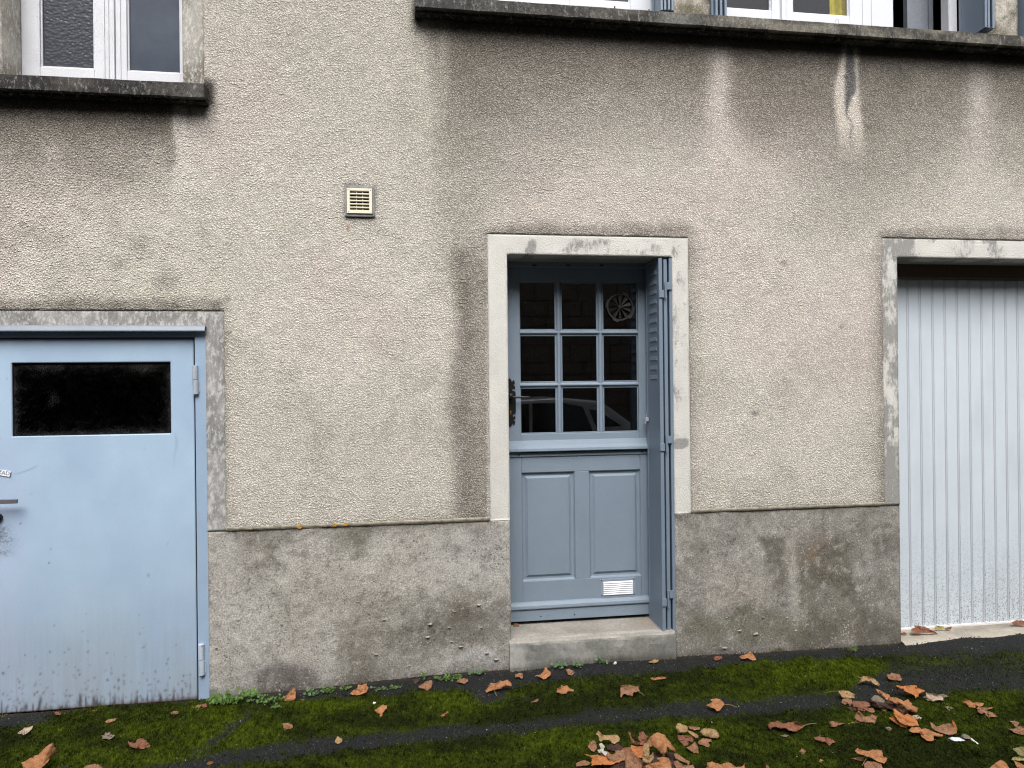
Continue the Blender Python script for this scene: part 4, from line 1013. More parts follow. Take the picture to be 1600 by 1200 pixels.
# ------------------------------------------------------------------ upstairs windows
def window(name, YW, x0, x1, z0_, z1, panes, mat, gm, label, th=.05, rail=.07):
    """frame from px-measured pane columns; panes=[(xa,xb)] world, sill rail height"""
    mb = MB(); zt_ = z1-.09
    xs = [x0]+[v for p in panes for v in p]+[x1]
    for a, b in zip(xs[0::2], xs[1::2]): mb.box(a, b, YW, YW+th, z0_, z1)
    for a, b in panes: mb.box(a, b, YW+.0005, YW+th, z0_, z0_+rail); mb.box(a, b, YW+.0005, YW+th, zt_, z1)
    o = mb.build(name, mat, house, bevel=.004, seg=2); o['label'] = label
    for i, (a, b) in enumerate(panes):
        MB().box(a-.004, b+.004, YW+.024, YW+.028, z0_+rail-.004, zt_+.004).build('pane', gm[i] if isinstance(gm, list) else gm, o)
        bd = MB()
        for r_ in ((a, a+.009, z0_+rail, zt_), (b-.009, b, z0_+rail, zt_), (a+.009, b-.009, z0_+rail, z0_+rail+.009), (a+.009, b-.009, zt_-.009, zt_)): bd.box(r_[0], r_[1], YW+.011, YW+.0235, r_[2], r_[3])
        bd.build('glazing_bead', mat, o, bevel=.003)
    return o
YW = .19
w1z0 = sil1_zt+.010
rail1 = WZ(170, 109, YW)-w1z0
w1 = window('window', YW, WX(33, 60, YW), wO_x1+.03, w1z0, WT1+.02, [(WX(62, 60, YW), WX(147, 60, YW)), (WX(198, 60, YW), WX(282, 60, YW))], M_oldwhite, [M_glassP, M_glassS], 'white two-light window, left pane hammered glass, right pane clear', rail=rail1)
for i, p in enumerate(w1.children): pass
mb = MB()
for px_, w_ in ((163, .006), (170, .004), (188, .006)):
    X = WX(px_, 60, YW); mb.box(X-w_/2, X+w_/2, YW-.006, YW-.0005, w1z0, WT1)
X = WX(180, 60, YW); mb.box(X-.010, X-.002, YW-.010, YW-.0006, w1z0+.001, WT1); mb.build('cover_bead', M_oldwhite, w1, bevel=.001)
mb = MB(); mb.box(X+.0, X+.0025, YW-.0012, YW-.0002, w1z0+.001, WT1-.1); mb.build('meeting_gap', M_black, w1)
mb = MB(); mb.prism_x([(YW-.0006, w1z0+.045), (YW-.016, w1z0+.03), (YW-.03, w1z0+.012), (YW-.03, w1z0+.004), (YW-.0006, w1z0+.004)], WX(38, 60, YW), X-.012); mb.prism_x([(YW-.0006, w1z0+.045), (YW-.016, w1z0+.03), (YW-.03, w1z0+.012), (YW-.03, w1z0+.004), (YW-.0006, w1z0+.004)], X+.004, wO_x1+.02)
mb.build('drip_moulding', M_oldwhite, w1, bevel=.002)

w2z0 = sil2_zt+.011; YW2 = .16
def r2(px_, py_): return max(.02, WZ(px_, py_, YW2)-w2z0)
wA = window('window', YW2, wA_x0-.02, WX(1021, 8, YW2), w2z0, WT2+.02, [(WX(805, 0, YW2), WX(890, 0, YW2)), (WX(925, 0, YW2), WX(985, 2, YW2))], M_white, M_glassU, 'white window above the left length of long sill', rail=max(.05, r2(960, 2)))
wB = window('window', YW2, wB_x0-.02, WX(1396, 30, YW2), w2z0, WT2+.02, [(WX(1133, 10, YW2), WX(1206, 15, YW2)), (WX(1239, 12, YW2), WX(1328, 22, YW2))], M_white, M_glassU, 'white window with a mustard curtain behind its right light', rail=max(.05, r2(1280, 22)))
mb = MB(); X0, X1 = WX(1221, 20, YW2-.02), WX(1231, 20, YW2-.02); mb.prism_z([(X0, YW2-.001), (X0+.004, YW2-.022), ((X0+X1)/2, YW2-.027), (X1-.004, YW2-.022), (X1, YW2-.001)], w2z0+.022, WT2); mb.build('cover_bead', M_white, wB, smooth=False)
mb = MB()
for px_ in (1347, 1361): X = WX(px_, 25, YW2); mb.box(X, X+.0035, YW2-.0006, YW2+.001, w2z0, WT2)
mb.build('frame_joint', mat_plain('grey_joint', lin(150, 150, 148), .8), wB)
wBo = MB(); xa, xb = WX(1479, 40, YW2), WX(1492, 40, YW2)
wBo.box(xa, xb, YW2-.02, YW2+.05, w2z0-.002, WT2+.02); wBo.box(WX(1396, 30, YW2)+.001, xa-.001, YW2-.02, YW2+.05, w2z0-.006, w2z0+.012); wBo.box(WX(1396, 30, YW2)+.001, xa-.001, YW2-.02, YW2+.05, WT2-.06, WT2+.02)
wbo = wBo.build('open_window_frame', M_oldwhite, house, bevel=.002); wbo['label'] = 'thin white frame of the dark open window'
# opened casement inside the dark opening
mb = MB(); ca0, ca1 = WX(1421, 30, .34), WX(1455, 30, .34)
for x0, x1 in ((ca0, ca0+.03), (ca1, ca1+.03)): mb.box(x0, x1, .36, .40, w2z0-.02, WT2)
mb.box(ca0+.03, ca1, .37, .39, w2z0-.02, WT2); mb.build('open_casement', mat_plain('shadowed_door_paint', lin(120, 126, 134), .6), house)
wC = window('window', YW2, wC_x0-.02, wC_x1+.02, w2z0, WT2+.02, [(wC_x0+.08, wC_x0+.42), (wC_x0+.55, wC_x1-.06)], M_white, M_glassU, 'white window at the right end of long sill', rail=.07)
# window shutters: leaves folded on the jambs, a little above the sill
szb = sil2_zt+.03
def leafq(p0, p1, t, z0_, z1, label=None, rim=True):
    """leaf from plan point p0 to p1, thickness t"""
    a = Vector((p0[0], p0[1])); b = Vector((p1[0], p1[1])); d = (b-a); L = d.length; an = math.atan2(d.y, d.x)
    mb = MB(); mb.box(.006, L-.006, -t/2+.004, t/2-.004, z0_+.006, z1-.006)
    for r_ in ((0, .012, z0_, z1), (L-.012, L, z0_, z1), (.012, L-.012, z0_, z0_+.014), (.012, L-.012, z1-.014, z1)): mb.box(r_[0], r_[1], -t/2, t/2, r_[2], r_[3])
    o = mb.build('window_shutter_leaf', M_shut, house, bevel=.0015); o.location = (a.x, a.y, 0); o.rotation_euler = (0, 0, an)
    if label: o['label'] = label
    return o
for px_, yy in ((1034, -.045), (1039.5, -.05), (1045.5, -.055), (1051, -.05)):
    X = WX(px_, 8, yy); leafq((X+.02, .15), (X, yy), .014, szb+.012, WT2-.03)
leafq((WX(1019, 8, .13), .13), (WX(1033, 8, .10), .10), .014, szb-.02, WT2-.03)
for px_, yy in ((1113.5, -.03), (1120, -.06), (1127, -.06), (1134, -.055)):
    X = WX(px_, 12, yy); leafq((X+.0, .15), (X, yy), .014, szb-.005, WT2-.03)
pa = (WX(1497, 40, .12), .12)
for k, px_ in enumerate((1541, 1545.5, 1552.5)):
    yy = -.11-.004*k; X = WX(px_, 30, yy); leafq((pa[0]+.024*k+.012, pa[1]), (X, yy), .014, szb+.008-.004*k, WT2-.03, 'shutter leaf swung out at the right of the open window' if k == 0 else None)
leafq((wC_x0+.012, .14), (wC_x0+.02, -.08), .014, szb, WT2-.03)
leafq((wC_x0+.035, .14), (wC_x0+.06, -.08), .014, szb, WT2-.03)
# mustard curtain: hangs inside
cx0, cx1 = WX(1291, 10, .26), WX(1330, 10, .26); mb = MB(); N = 40; prof = []
for i in range(N+1): 
    t = i/N; prof.append((cx0+(cx1-cx0)*t, .215+.018*math.sin(t*15)+.008*math.sin(t*33+1)))
prof2 = [(x, y+.004) for x, y in reversed(prof)]
mb.prism_z(prof+prof2, w2z0+.02, WT2-.05); cu = mb.build('curtain', M_curt, None, smooth=False)
tag(cu, 'mustard yellow curtain hanging behind the glass of an upstairs window', 'curtain')
# little wire hook and pegs on the sill
mb = MB(); X, Z = W(1308, 33, -.10)
mb.tube([(X-.008, -.1, sil2_zt), (X-.010, -.1, sil2_zt+.022), (X-.004, -.1, sil2_zt+.032), (X+.005, -.1, sil2_zt+.030), (X+.009, -.1, sil2_zt+.018), (X+.010, -.1, sil2_zt)], .0014, 6)
mb.build('wire_hook', M_zinc, house)
for a, h_ in ((960.5, .016), (1014, .012)):
    X, Z = W(a, 9, -.10); MB().tube([(X, -.1, sil2_zt-.002), (X, -.1, sil2_zt+h_)], .004, 8).build('sill_peg', M_black, house)

# ------------------------------------------------------------------ GROUND
def moss_mask(px, py):
    wx = (fbm(px/40, py/14, 201, 4)-.5)*46; wy = (fbm(px/34, py/12, 202, 4)-.5)*20
    x, y = px+wx, py+wy
    m = np.ones(len(px))
    # bare strip running from lower left to upper right
    upE = np.interp(x, [200, 300, 400, 600, 800, 950, 1100, 1200, 1320, 1400, 1500, 1700], [1205, 1186, 1163, 1143, 1129, 1111, 1093, 1091, 1085, 1030, 1015, 1000])
    loE = np.interp(x, [200, 300, 400, 600, 800, 950, 1100, 1200, 1320, 1400, 1500, 1700], [1225, 1210, 1190, 1170, 1147, 1131, 1121, 1116, 1108, 1086, 1086, 1082])
    band = sg((y-upE)/3.5)*sg((loE-y)/3.5)
    m *= 1-.97*band*np.where(px > 1380, sg((py-1040)/14)*.75+.25*0.7, 1)
    # branch
    bx = np.interp(y, [1110, 1165, 1190], [402, 330, 290]); m *= 1-.8*sg((13-np.abs(x-bx))/4)*sg((y-1112)/4)*sg((1180-y)/6)
    # strip along the wall foot
    foot = np.interp(x, [0, 70, 150, 330, 430, 600, 640, 720, 760, 800, 870, 1000, 1100, 1250, 1350, 1400], [1143, 1133, 1100, 1100, 1099, 1087, 1080, 1079, 1094, 1078, 1066, 1058, 1044, 1030, 1028, 1024])
    m *= sg((y-foot)/3)
    m *= 1-.8*blob(x, y, 770, 1090, 32, 13)-.7*blob(x, y, 890, 1086, 14, 6)-.7*blob(x, y, 815, 1099, 8, 4)
    m *= sg((1235-py)/8)
    return np.clip(m, 0, 1)
def moss_tint(px, py):
    t = fbm(px/70, py/22, 216, 6)*.55+.3*fbm(px/14, py/6, 217, 3)+.03
    for x, y, rx, ry, k in ((1250,1050,110,22,.22),(690,1095,90,14,.22),(330,1130,110,26,.2),(900,1152,150,18,.14),(560,1110,120,14,.12),(1570,1090,60,20,.16),(1380,1045,70,12,.08),(120,1185,200,14,.08),(500,1195,200,10,.10)): t = t+k*blob(px, py, x, y, rx, ry)
    for x, y, rx, ry, k in ((820,1120,60,16,.1),(1400,1180,160,24,.16),(1100,1060,60,10,.06),(60,1160,80,14,.08),(900,1085,90,12,.06)): t = t-k*blob(px, py, x, y, rx, ry)
    return t
def ground():
    xs = np.concatenate([np.linspace(-9, -3.0, 30)[:-1], np.arange(-3.0, 4.6, .014), np.linspace(4.6, 10, 30)[1:]])
    ys = np.concatenate([np.linspace(-14, -1.75, 40)[:-1], np.arange(-1.75, -.004, .014), [.0, .35]])
    X, Y = np.meshgrid(xs, ys); X = X.ravel(); Y = Y.ravel()
    Z = gz(X, Y)
    px, py = PR(X, Y, Z); m = moss_mask(px, py)
    near = (Y > -1.8)
    Z = Z+np.where(near, (fbm(X*3, Y*3, 211, 4)-.5)*.010+m*(.003+.007*fbm(X*28, Y*28, 212, 3))+(vn(X*60, Y*60, 213)-.5)*.002, 0)
    Z = Z-.25*(Y > .1)
    nx, ny = len(xs), len(ys); idx = np.arange(nx*ny).reshape(ny, nx)
    F_ = np.stack([idx[:-1, :-1], idx[:-1, 1:], idx[1:, 1:], idx[1:, :-1]], -1).reshape(-1, 4)
    me = bpy.data.meshes.new('pavement'); V = np.stack([X, Y, Z], 1)
    me.vertices.add(len(V)); me.vertices.foreach_set('co', V.ravel()); me.loops.add(len(F_)*4); me.loops.foreach_set('vertex_index', F_.ravel().astype(np.int32))
    me.polygons.add(len(F_)); me.polygons.foreach_set('loop_start', np.arange(0, len(F_)*4, 4, dtype=np.int32)); me.polygons.foreach_set('loop_total', np.full(len(F_), 4, dtype=np.int32))
    me.polygons.foreach_set('use_smooth', np.ones(len(F_), bool)); me.update(calc_edges=True)
    soil = np.clip(1-(-Y)/.05, 0, 1)*np.clip(fbm(X*9, Y*9, 215)*2-.5, 0, 1)
    ca = me.color_attributes.new('Col', 'FLOAT_COLOR', 'POINT')
    tint = moss_tint(px, py)
    m_l = np.where(px > 1380, .6, 1.0)
    ca.data.foreach_set('color', np.stack([m, tint, soil, np.ones(len(m))], 1).ravel())
    mt, n, l, b = newmat('mossy_asphalt')
    at = nn(n, 'ShaderNodeAttribute'); at.attribute_name = 'Col'; sp = nn(n, 'ShaderNodeSeparateColor'); l.new(at.outputs['Color'], sp.inputs[0])
    co = nn(n, 'ShaderNodeTexCoord').outputs['Object']
    g = noise(n, l, co, 190, 3, .7); g2 = noise(n, l, co, 60, 4, .7)
    vo = nn(n, 'ShaderNodeTexVoronoi'); vo.inputs['Scale'].default_value = 170; l.new(co, vo.inputs['Vector'])
    spk = ramp(n, l, vo.outputs['Distance'], .12, .06)
    wn = nn(n, 'ShaderNodeTexWhiteNoise'); l.new(vo.outputs['Position'], wn.inputs['Vector'])
    spk = math_(n, l, 'MULTIPLY', spk, ramp(n, l, wn.outputs['Value'], .90, .94))
    asp = mulcol(n, l, (.0168, .0176, .0172), math_(n, l, 'MULTIPLY', ramp(n, l, g, .3, .7, .4, 1.8), ramp(n, l, noise(n, l, co, 420, 2, .6), .35, .65, .6, 1.5)))
    asp = mixc(n, l, asp, (.05, .038, .026), sp.outputs[2])
    asp = mixc(n, l, asp, (.42, .42, .42), spk)
    mo = mixc(n, l, (.013, .018, .003), (.042, .060, .004), ramp(n, l, sp.outputs[1], .36, .70))
    mo = mulcol(n, l, mo, ramp(n, l, g2, .3, .7, .45, 1.55))
    fac = ramp(n, l, math_(n, l, 'ADD', sp.outputs[0], math_(n, l, 'MULTIPLY', math_(n, l, 'SUBTRACT', g2, .5), 1.5)), .3, .7)
    l.new(mixc(n, l, asp, mo, fac), b.inputs['Base Color']); b.inputs['Roughness'].default_value = .9; b.inputs['Specular IOR Level'].default_value = .06
    bump(n, l, b, math_(n, l, 'ADD', g, math_(n, l, 'MULTIPLY', g2, .8)), .006)
    me.materials.append(mt)
    o = bpy.data.objects.new('pavement', me); COL.objects.link(o); o['kind'] = 'structure'; o['label'] = 'dark asphalt pavement carpeted with moss'
    # far street ground sheet, just below
    return o
ground()
# moss pile: tiny tufts
def moss():
    n = 300000
    X = rng.uniform(-2.75, 4.3, n); Y = -rng.uniform(.0, 1.35, n)
    Z = gz(X, Y); px, py = PR(X, Y, Z); m = moss_mask(px, py); tint = moss_tint(px, py)
    k = (rng.random(n) < m*.95) & (px > -40) & (px < 1640) & (py < 1230)
    X, Y, Z, m, tint = X[k], Y[k], Z[k], m[k], tint[k]; n = len(X)
    Z = Z+(fbm(X*3, Y*3, 211, 4)-.5)*.010+m*(.003+.007*fbm(X*28, Y*28, 212, 3))-.001
    a = rng.uniform(0, 2*np.pi, n); w = rng.uniform(.0016, .0042, n); h = rng.uniform(.004, .012, n)*(.5+tint); la = rng.uniform(0, 2*np.pi, n); ln = rng.uniform(0, .004, n)
    V = np.stack([np.stack([X-w*np.cos(a), Y-w*np.sin(a), Z], 1), np.stack([X+w*np.cos(a), Y+w*np.sin(a), Z], 1), np.stack([X+ln*np.cos(la), Y+ln*np.sin(la), Z+h], 1)], 1).reshape(-1, 3)
    me = bpy.data.meshes.new('moss'); me.vertices.add(3*n); me.vertices.foreach_set('co', V.ravel()); me.loops.add(3*n); me.loops.foreach_set('vertex_index', np.arange(3*n, dtype=np.int32))
    me.polygons.add(n); me.polygons.foreach_set('loop_start', np.arange(0, 3*n, 3, dtype=np.int32)); me.polygons.foreach_set('loop_total', np.full(n, 3, dtype=np.int32)); me.update(calc_edges=True)
    t = np.clip((tint-.36)/.34+rng.normal(0, .14, n), 0, 1); r = (rng.random(n)*.6+.7)*(.25+1.6*vn(X*70, Y*34, 302)**1.3)*(.6+.8*vn(X*150, Y*80, 303))
    c = (np.array([.016, .022, .0045])[None]*(1-t[:, None])+np.array([.060, .086, .0060])[None]*t[:, None])*r[:, None]
    c = np.where((rng.random(n) < .06)[:, None], np.array([.034, .026, .012])[None], c)
    ca = me.color_attributes.new('Col', 'FLOAT_COLOR', 'POINT'); ca.data.foreach_set('color', np.repeat(np.concatenate([c, np.ones((n, 1))], 1), 3, 0).ravel())
    mt, nd, l, b = newmat('moss'); at = nn(nd, 'ShaderNodeAttribute'); at.attribute_name = 'Col'; l.new(at.outputs['Color'], b.inputs['Base Color']); b.inputs['Roughness'].default_value = .95; b.inputs['Specular IOR Level'].default_value = 0
    me.materials.append(mt); o = bpy.data.objects.new('moss', me); COL.objects.link(o); tag(o, 'green moss carpeting the pavement in bands', 'moss', kind='stuff')
moss()
def aggregate():
    n = 170000
    X = rng.uniform(-2.75, 4.3, n); Y = -rng.uniform(.0, 1.35, n); Z = gz(X, Y); px, py = PR(X, Y, Z); m = moss_mask(px, py)
    k = (rng.random(n) > m*1.15) & (px > -40) & (px < 1640) & (py < 1232); X, Y, Z, m = X[k], Y[k], Z[k], m[k]; n = len(X)
    Z = Z+(fbm(X*3, Y*3, 211, 4)-.5)*.010+m*(.003+.007*fbm(X*28, Y*28, 212, 3))-.0008
    s = rng.uniform(.0014, .0036, n)*np.where(rng.random(n) < .12, 1.6, 1); V = []
    for a in (0, 2.09, 4.19): V.append(np.stack([X+s*np.cos(a+X*999)*rng.uniform(.6, 1.2, n), Y+s*np.sin(a+X*999)*rng.uniform(.6, 1.2, n), Z], 1))
    V.append(np.stack([X, Y, Z+s*rng.uniform(.4, 1.0, n)], 1)); V = np.stack(V, 1).reshape(-1, 3)
    b0 = np.arange(n)[:, None]*4; F_ = np.concatenate([b0+[0, 1, 3], b0+[1, 2, 3], b0+[2, 0, 3]], 1).reshape(-1).astype(np.int32); nf = 3*n
    me = bpy.data.meshes.new('asphalt_aggregate'); me.vertices.add(4*n); me.vertices.foreach_set('co', V.ravel()); me.loops.add(3*nf); me.loops.foreach_set('vertex_index', F_)
    me.polygons.add(nf); me.polygons.foreach_set('loop_start', np.arange(0, 3*nf, 3, dtype=np.int32)); me.polygons.foreach_set('loop_total', np.full(nf, 3, dtype=np.int32)); me.update(calc_edges=True)
    r = rng.uniform(.5, 2.2, n)*(.45+1.3*vn(X*160, Y*110, 301)); r = np.where(rng.random(n) < .05, rng.uniform(5, 15, n), r); c = np.array([.016, .017, .0167])[None]*r[:, None]
    ca = me.color_attributes.new('Col', 'FLOAT_COLOR', 'POINT'); ca.data.foreach_set('color', np.repeat(np.concatenate([c, np.ones((n, 1))], 1), 4, 0).ravel())
    mt, nd, l, b = newmat('asphalt_stone'); at = nn(nd, 'ShaderNodeAttribute'); at.attribute_name = 'Col'; l.new(at.outputs['Color'], b.inputs['Base Color']); b.inputs['Roughness'].default_value = .8; b.inputs['Specular IOR Level'].default_value = .3
    me.materials.append(mt); o = bpy.data.objects.new('asphalt_grit', me); COL.objects.link(o); tag(o, 'small dark stones standing out of the bare asphalt', 'gravel', kind='stuff')
aggregate()
# pale grit and crumbs
def grit():
    mb = MB()
    for i in range(260):
        px_ = random.uniform(-10, 1610); py_ = random.uniform(1030, 1199) if px_ < 1100 else random.uniform(1008, 1199)
        if py_ < np.interp(px_, [a for a, b in GP], [b for a, b in GP])+6: continue
        p = groundhit(px_, py_, .004); s = random.uniform(.0012, .0032)*(1.6 if random.random() < .08 else 1); n0 = len(mb.v)
        for _ in range(4): mb.v.append((p[0]+random.uniform(-1, 1)*s*1.4, p[1]+random.uniform(-1, 1)*s*1.4, p[2]+random.uniform(0, 1)*s*1.3))
        mb.f += [(n0, n0+1, n0+2), (n0, n0+1, n0+3), (n0+1, n0+2, n0+3), (n0, n0+2, n0+3)]
    o = mb.build('grit', mat_plain('pale_grit', lin(190, 188, 176), .9)); tag(o, 'pale crumbs and bits scattered over moss and asphalt', 'grit', kind='stuff')
grit()

def soil():
    mb = MB(); rr = random.Random(5)
    for i in range(2600):
        X = rr.uniform(-2.6, 3.55); c_ = mnoise.noise(Vector((X*2.3, 4, 1)))
        if rr.random() > .45+c_: continue
        Y = -.005-abs(rr.gauss(0, .022)); Y -= .03 if dO_x0 < X < st_x1 else 0
        s = rr.uniform(.0015, .0055)*(1.8 if rr.random() < .05 else 1); z = float(gz(X, Y)); n0 = len(mb.v)
        for k in range(6):
            a = k*1.047; mb.v.append((X+s*math.cos(a)*rr.uniform(.6, 1.3), Y+s*math.sin(a)*rr.uniform(.6, 1.3), z-.001))
        mb.v.append((X, Y, z+s*rr.uniform(.7, 1.5)+.003)); mb.f += [(n0+k, n0+(k+1) % 6, n0+6) for k in range(6)]
    o = mb.build('soil', mat_plain('crumbly_soil', (.028, .021, .015), .95, var=.5)); tag(o, 'dark crumbs of soil gathered along the foot of the plinth', 'soil', kind='stuff')
soil()

# ------------------------------------------------------------------ fallen leaves
ZOOM = {'A': (0, 1000, 4.0), 'B': (400, 1000, 4.0), 'C': (800, 1000, 4.0), 'E': (880, 1120, 6.154), 'F': (1280, 1040, 7.273), 'G': (1440, 1060, 8.571),
        'H': (1100, 1120, 5.333), 'I': (0, 1120, 5.333), 'J': (1360, 920, 10.0), 'K': (1440, 900, 10.0), 'L': (780, 930, 10.0)}
LC = {'o': lin(158, 110, 72), 't': lin(154, 126, 88), 'b': lin(137, 101, 74), 'r': lin(124, 82, 60), 'd': lin(66, 47, 38), 'p': lin(166, 148, 128),
      'y': lin(148, 138, 84), 'O': lin(172, 110, 62), 'g': lin(122, 110, 94), 'G': lin(124, 116, 76)}
def mat_leaf(key, c):
    m, n, l, b = newmat('dry_leaf_'+{'o': 'orange_brown', 't': 'tan', 'b': 'brown', 'r': 'red_brown', 'd': 'dark', 'p': 'pale', 'y': 'yellow', 'O': 'orange', 'g': 'grey_brown', 'G': 'olive'}[key])
    uv = nn(n, 'ShaderNodeUVMap').outputs[0]
    sp = nn(n, 'ShaderNodeSeparateXYZ'); l.new(uv, sp.inputs[0])
    an = nn(n, 'ShaderNodeMath'); an.operation = 'ARCTAN2'; l.new(sp.outputs[1], an.inputs[0]); l.new(sp.outputs[0], an.inputs[1])
    f1 = math_(n, l, 'PINGPONG', math_(n, l, 'MULTIPLY', an.outputs[0], 1.75), 0.5)
    ln = nn(n, 'ShaderNodeVectorMath'); ln.operation = 'LENGTH'; l.new(uv, ln.inputs[0])
    vein = ramp(n, l, math_(n, l, 'MULTIPLY', f1, ln.outputs['Value']), .0028, .0008)
    # side veins: fine arcs
    w2 = math_(n, l, 'PINGPONG', math_(n, l, 'ADD', math_(n, l, 'MULTIPLY', ln.outputs['Value'], 70), math_(n, l, 'MULTIPLY', f1, 2.2)), .5)
    v2 = ramp(n, l, w2, .09, .02)
    co = nn(n, 'ShaderNodeTexCoord').outputs['Object']
    g = noise(n, l, co, 38, 5, .65); g2 = noise(n, l, co, 260, 3, .6)
    c1 = mulcol(n, l, c, math_(n, l, 'MULTIPLY', ramp(n, l, g, .3, .7, .6, 1.22), ramp(n, l, g2, .3, .7, .85, 1.15)))
    c1 = mixc(n, l, c1, tuple(x*.35 for x in c), ramp(n, l, noise(n, l, co, 90, 5, .75), .62, .70, 0, .7))
    c1 = mixc(n, l, c1, tuple(min(1, x*1.5+.02) for x in c), math_(n, l, 'MULTIPLY', vein, .55))
    c1 = mixc(n, l, c1, tuple(x*.6 for x in c), math_(n, l, 'MULTIPLY', v2, .35))
    l.new(c1, b.inputs['Base Color']); b.inputs['Roughness'].default_value = .65; b.inputs['Specular IOR Level'].default_value = .25
    bump(n, l, b, math_(n, l, 'ADD', math_(n, l, 'MULTIPLY', vein, 1.0), math_(n, l, 'MULTIPLY', v2, .4)), .0012)
    return m
LM = {k: mat_leaf(k, c) for k, c in LC.items()}
M_stem = mat_plain('leaf_stem', lin(150, 120, 86), .7)
def leaf(zm, poly, col, tilt, lift, bulge, label, stem=None, group='fallen plane tree leaves on the mossy pavement', name='fallen_leaf', mat=None, cat='leaf', crump=1.0, on=None):
    ox, oy, s = ZOOM[zm]; pts = [(ox+x/s, oy+y/s) for x, y in poly]
    cxp = sum(p[0] for p in pts)/len(pts); byp = max(p[1] for p in pts)
    cyp = sum(p[1] for p in pts)/len(pts)
    ay = min(byp, 1215)
    if on is None: P0 = groundhit(cxp, ay-.15*(byp-cyp)*1.0, lift+.004)
    else:
        d = ray(cxp, ay); t = (on+lift-CAM[2])/d[2]; P0 = CAM+d*t
    u = np.array([Rv[0], Rv[1], 0]); u /= np.linalg.norm(u); fwd = np.array([-u[1], u[0], 0])
    th = math.radians(tilt); v = fwd*math.cos(th)+np.array([0, 0, 1])*math.sin(th); nrm = np.cross(u, v)
    if nrm[2] < 0: nrm = -nrm
    # jagged, resampled outline
    seed = (hash((round(cxp), round(cyp))) % 1000)
    def plane(px_, py_):
        d = ray(px_, py_); t = np.dot(P0-CAM, nrm)/np.dot(d, nrm); return CAM+d*t
    W3 = [plane(*p) for p in pts]
    Q = [np.array([np.dot(w-P0, u), np.dot(w-P0, v)]) for w in W3]
    size = max(max(q[0] for q in Q)-min(q[0] for q in Q), max(q[1] for q in Q)-min(q[1] for q in Q))
    stp = max(size/24, .0024)
    out = []; rr = random.Random(seed)
    for i in range(len(Q)):
        a, b = Q[i], Q[(i+1) % len(Q)]; L = np.linalg.norm(b-a); k = max(1, int(L/stp)); nrm2 = np.array([-(b-a)[1], (b-a)[0]])/max(L, 1e-6)
        for j in range(k):
            p = a+(b-a)*j/k
            if j: p = p+nrm2*rr.uniform(-.34, .34)*stp
            out.append(p)
    O = np.array(out); n = len(O)
    def inside(p):
        c_ = False; j = n-1
        for i in range(n):
            if (O[i, 1] > p[1]) != (O[j, 1] > p[1]) and p[0] < (O[j, 0]-O[i, 0])*(p[1]-O[i, 1])/(O[j, 1]-O[i, 1])+O[i, 0]: c_ = not c_
            j = i
        return c_
    inn = []
    x = O[:, 0].min()+stp/2; r_ = 0
    while x < O[:, 0].max():
        y = O[:, 1].min()+(stp/2 if r_ % 2 else 0)
        while y < O[:, 1].max():
            p = (x+rr.uniform(-.2, .2)*stp, y+rr.uniform(-.2, .2)*stp)
            if inside(p) and np.min(np.hypot(O[:, 0]-p[0], O[:, 1]-p[1])) > stp*.5: inn.append(p)
            y += stp
        x += stp; r_ += 1
    verts = [Vector(p) for p in O]+[Vector(p) for p in inn]
    res = delaunay_2d_cdt(verts, [(i, (i+1) % n) for i in range(n)], [list(range(n))], 1, 1e-6)
    vv, ff = res[0], res[2]
    A = np.array([(q_.x, q_.y) for q_ in vv]); tris = [tuple(f) for f in ff]
    de = np.min(np.hypot(A[:, 0][:, None]-O[:, 0][None], A[:, 1][:, None]-O[:, 1][None]), 1)
    dm = max(de.max(), 1e-4)
    ca_, sa_ = math.cos(seed), math.sin(seed); bc = (A.max(0)+A.min(0))/2
    ax1 = ((A[:, 0]-bc[0])*ca_+(A[:, 1]-bc[1])*sa_)/(size*.5); ax2 = (-(A[:, 0]-bc[0])*sa_+(A[:, 1]-bc[1])*ca_)/(size*.5)
    h = bulge*size*(1.0-ax1**2)*.55+bulge*size*.35*np.abs(ax2)*(1 if seed % 2 else -1)
    if bulge > .25: h = h+bulge*size*.32*np.sqrt(np.clip(de/dm, 0, 1))
    fr_ = 7/size*.35
    k1 = np.array([mnoise.noise(Vector((a_*fr_*1.6, b_*fr_*1.6, seed*.37))) for a_, b_ in A]); k2 = np.array([1-abs(mnoise.noise(Vector((a_*fr_*4, b_*fr_*4, seed*.71))))*2.2 for a_, b_ in A])
    k3 = np.array([1-abs(mnoise.noise(Vector((a_*fr_*9, b_*fr_*9, seed*.11))))*2.2 for a_, b_ in A])
    crump = crump*(.45 if bulge > .25 else 1.0); h = h+crump*size*(.085*k1+.038*k2+.012*k3)
    bpt = np.array([bc[0]+((seed*37) % 100-50)/160*size, O[:, 1].min()+.06*size]) if stem is None else None
    if bpt is None: w = plane(ox+stem[0][0]/s, oy+stem[0][1]/s); bpt = np.array([np.dot(w-P0, u), np.dot(w-P0, v)])
    av = np.arctan2(A[:, 1]-bpt[1], A[:, 0]-bpt[0]); rv = np.hypot(A[:, 0]-bpt[0], A[:, 1]-bpt[1])/size
    h = h+size*.085*np.abs(np.sin(av*3.2+seed))*np.clip(rv*1.6, 0, 1)
    h = h+size*.05*np.exp(-de/(size*.05))*np.sign(np.sin(seed*1.7+av*2))          # rims curl up or down
    h = h-h.min()
    base_c = O.mean(0)
    Vw = P0[None]+A[:, :1]*u[None]+A[:, 1:]*v[None]
    toc = CAM[None]-Vw; toc /= np.linalg.norm(toc, axis=1)[:, None]
    Vw = Vw+toc*(h/max(.35, abs(float(np.dot(toc.mean(0), nrm)))))[:, None]
    mb = MB(); mb.v = [tuple(w-P0) for w in Vw]; mb.f = tris
    o = mb.build(name, mat or LM[col], None, smooth=True, loc=tuple(P0))
    so_ = np.array([0, 0])
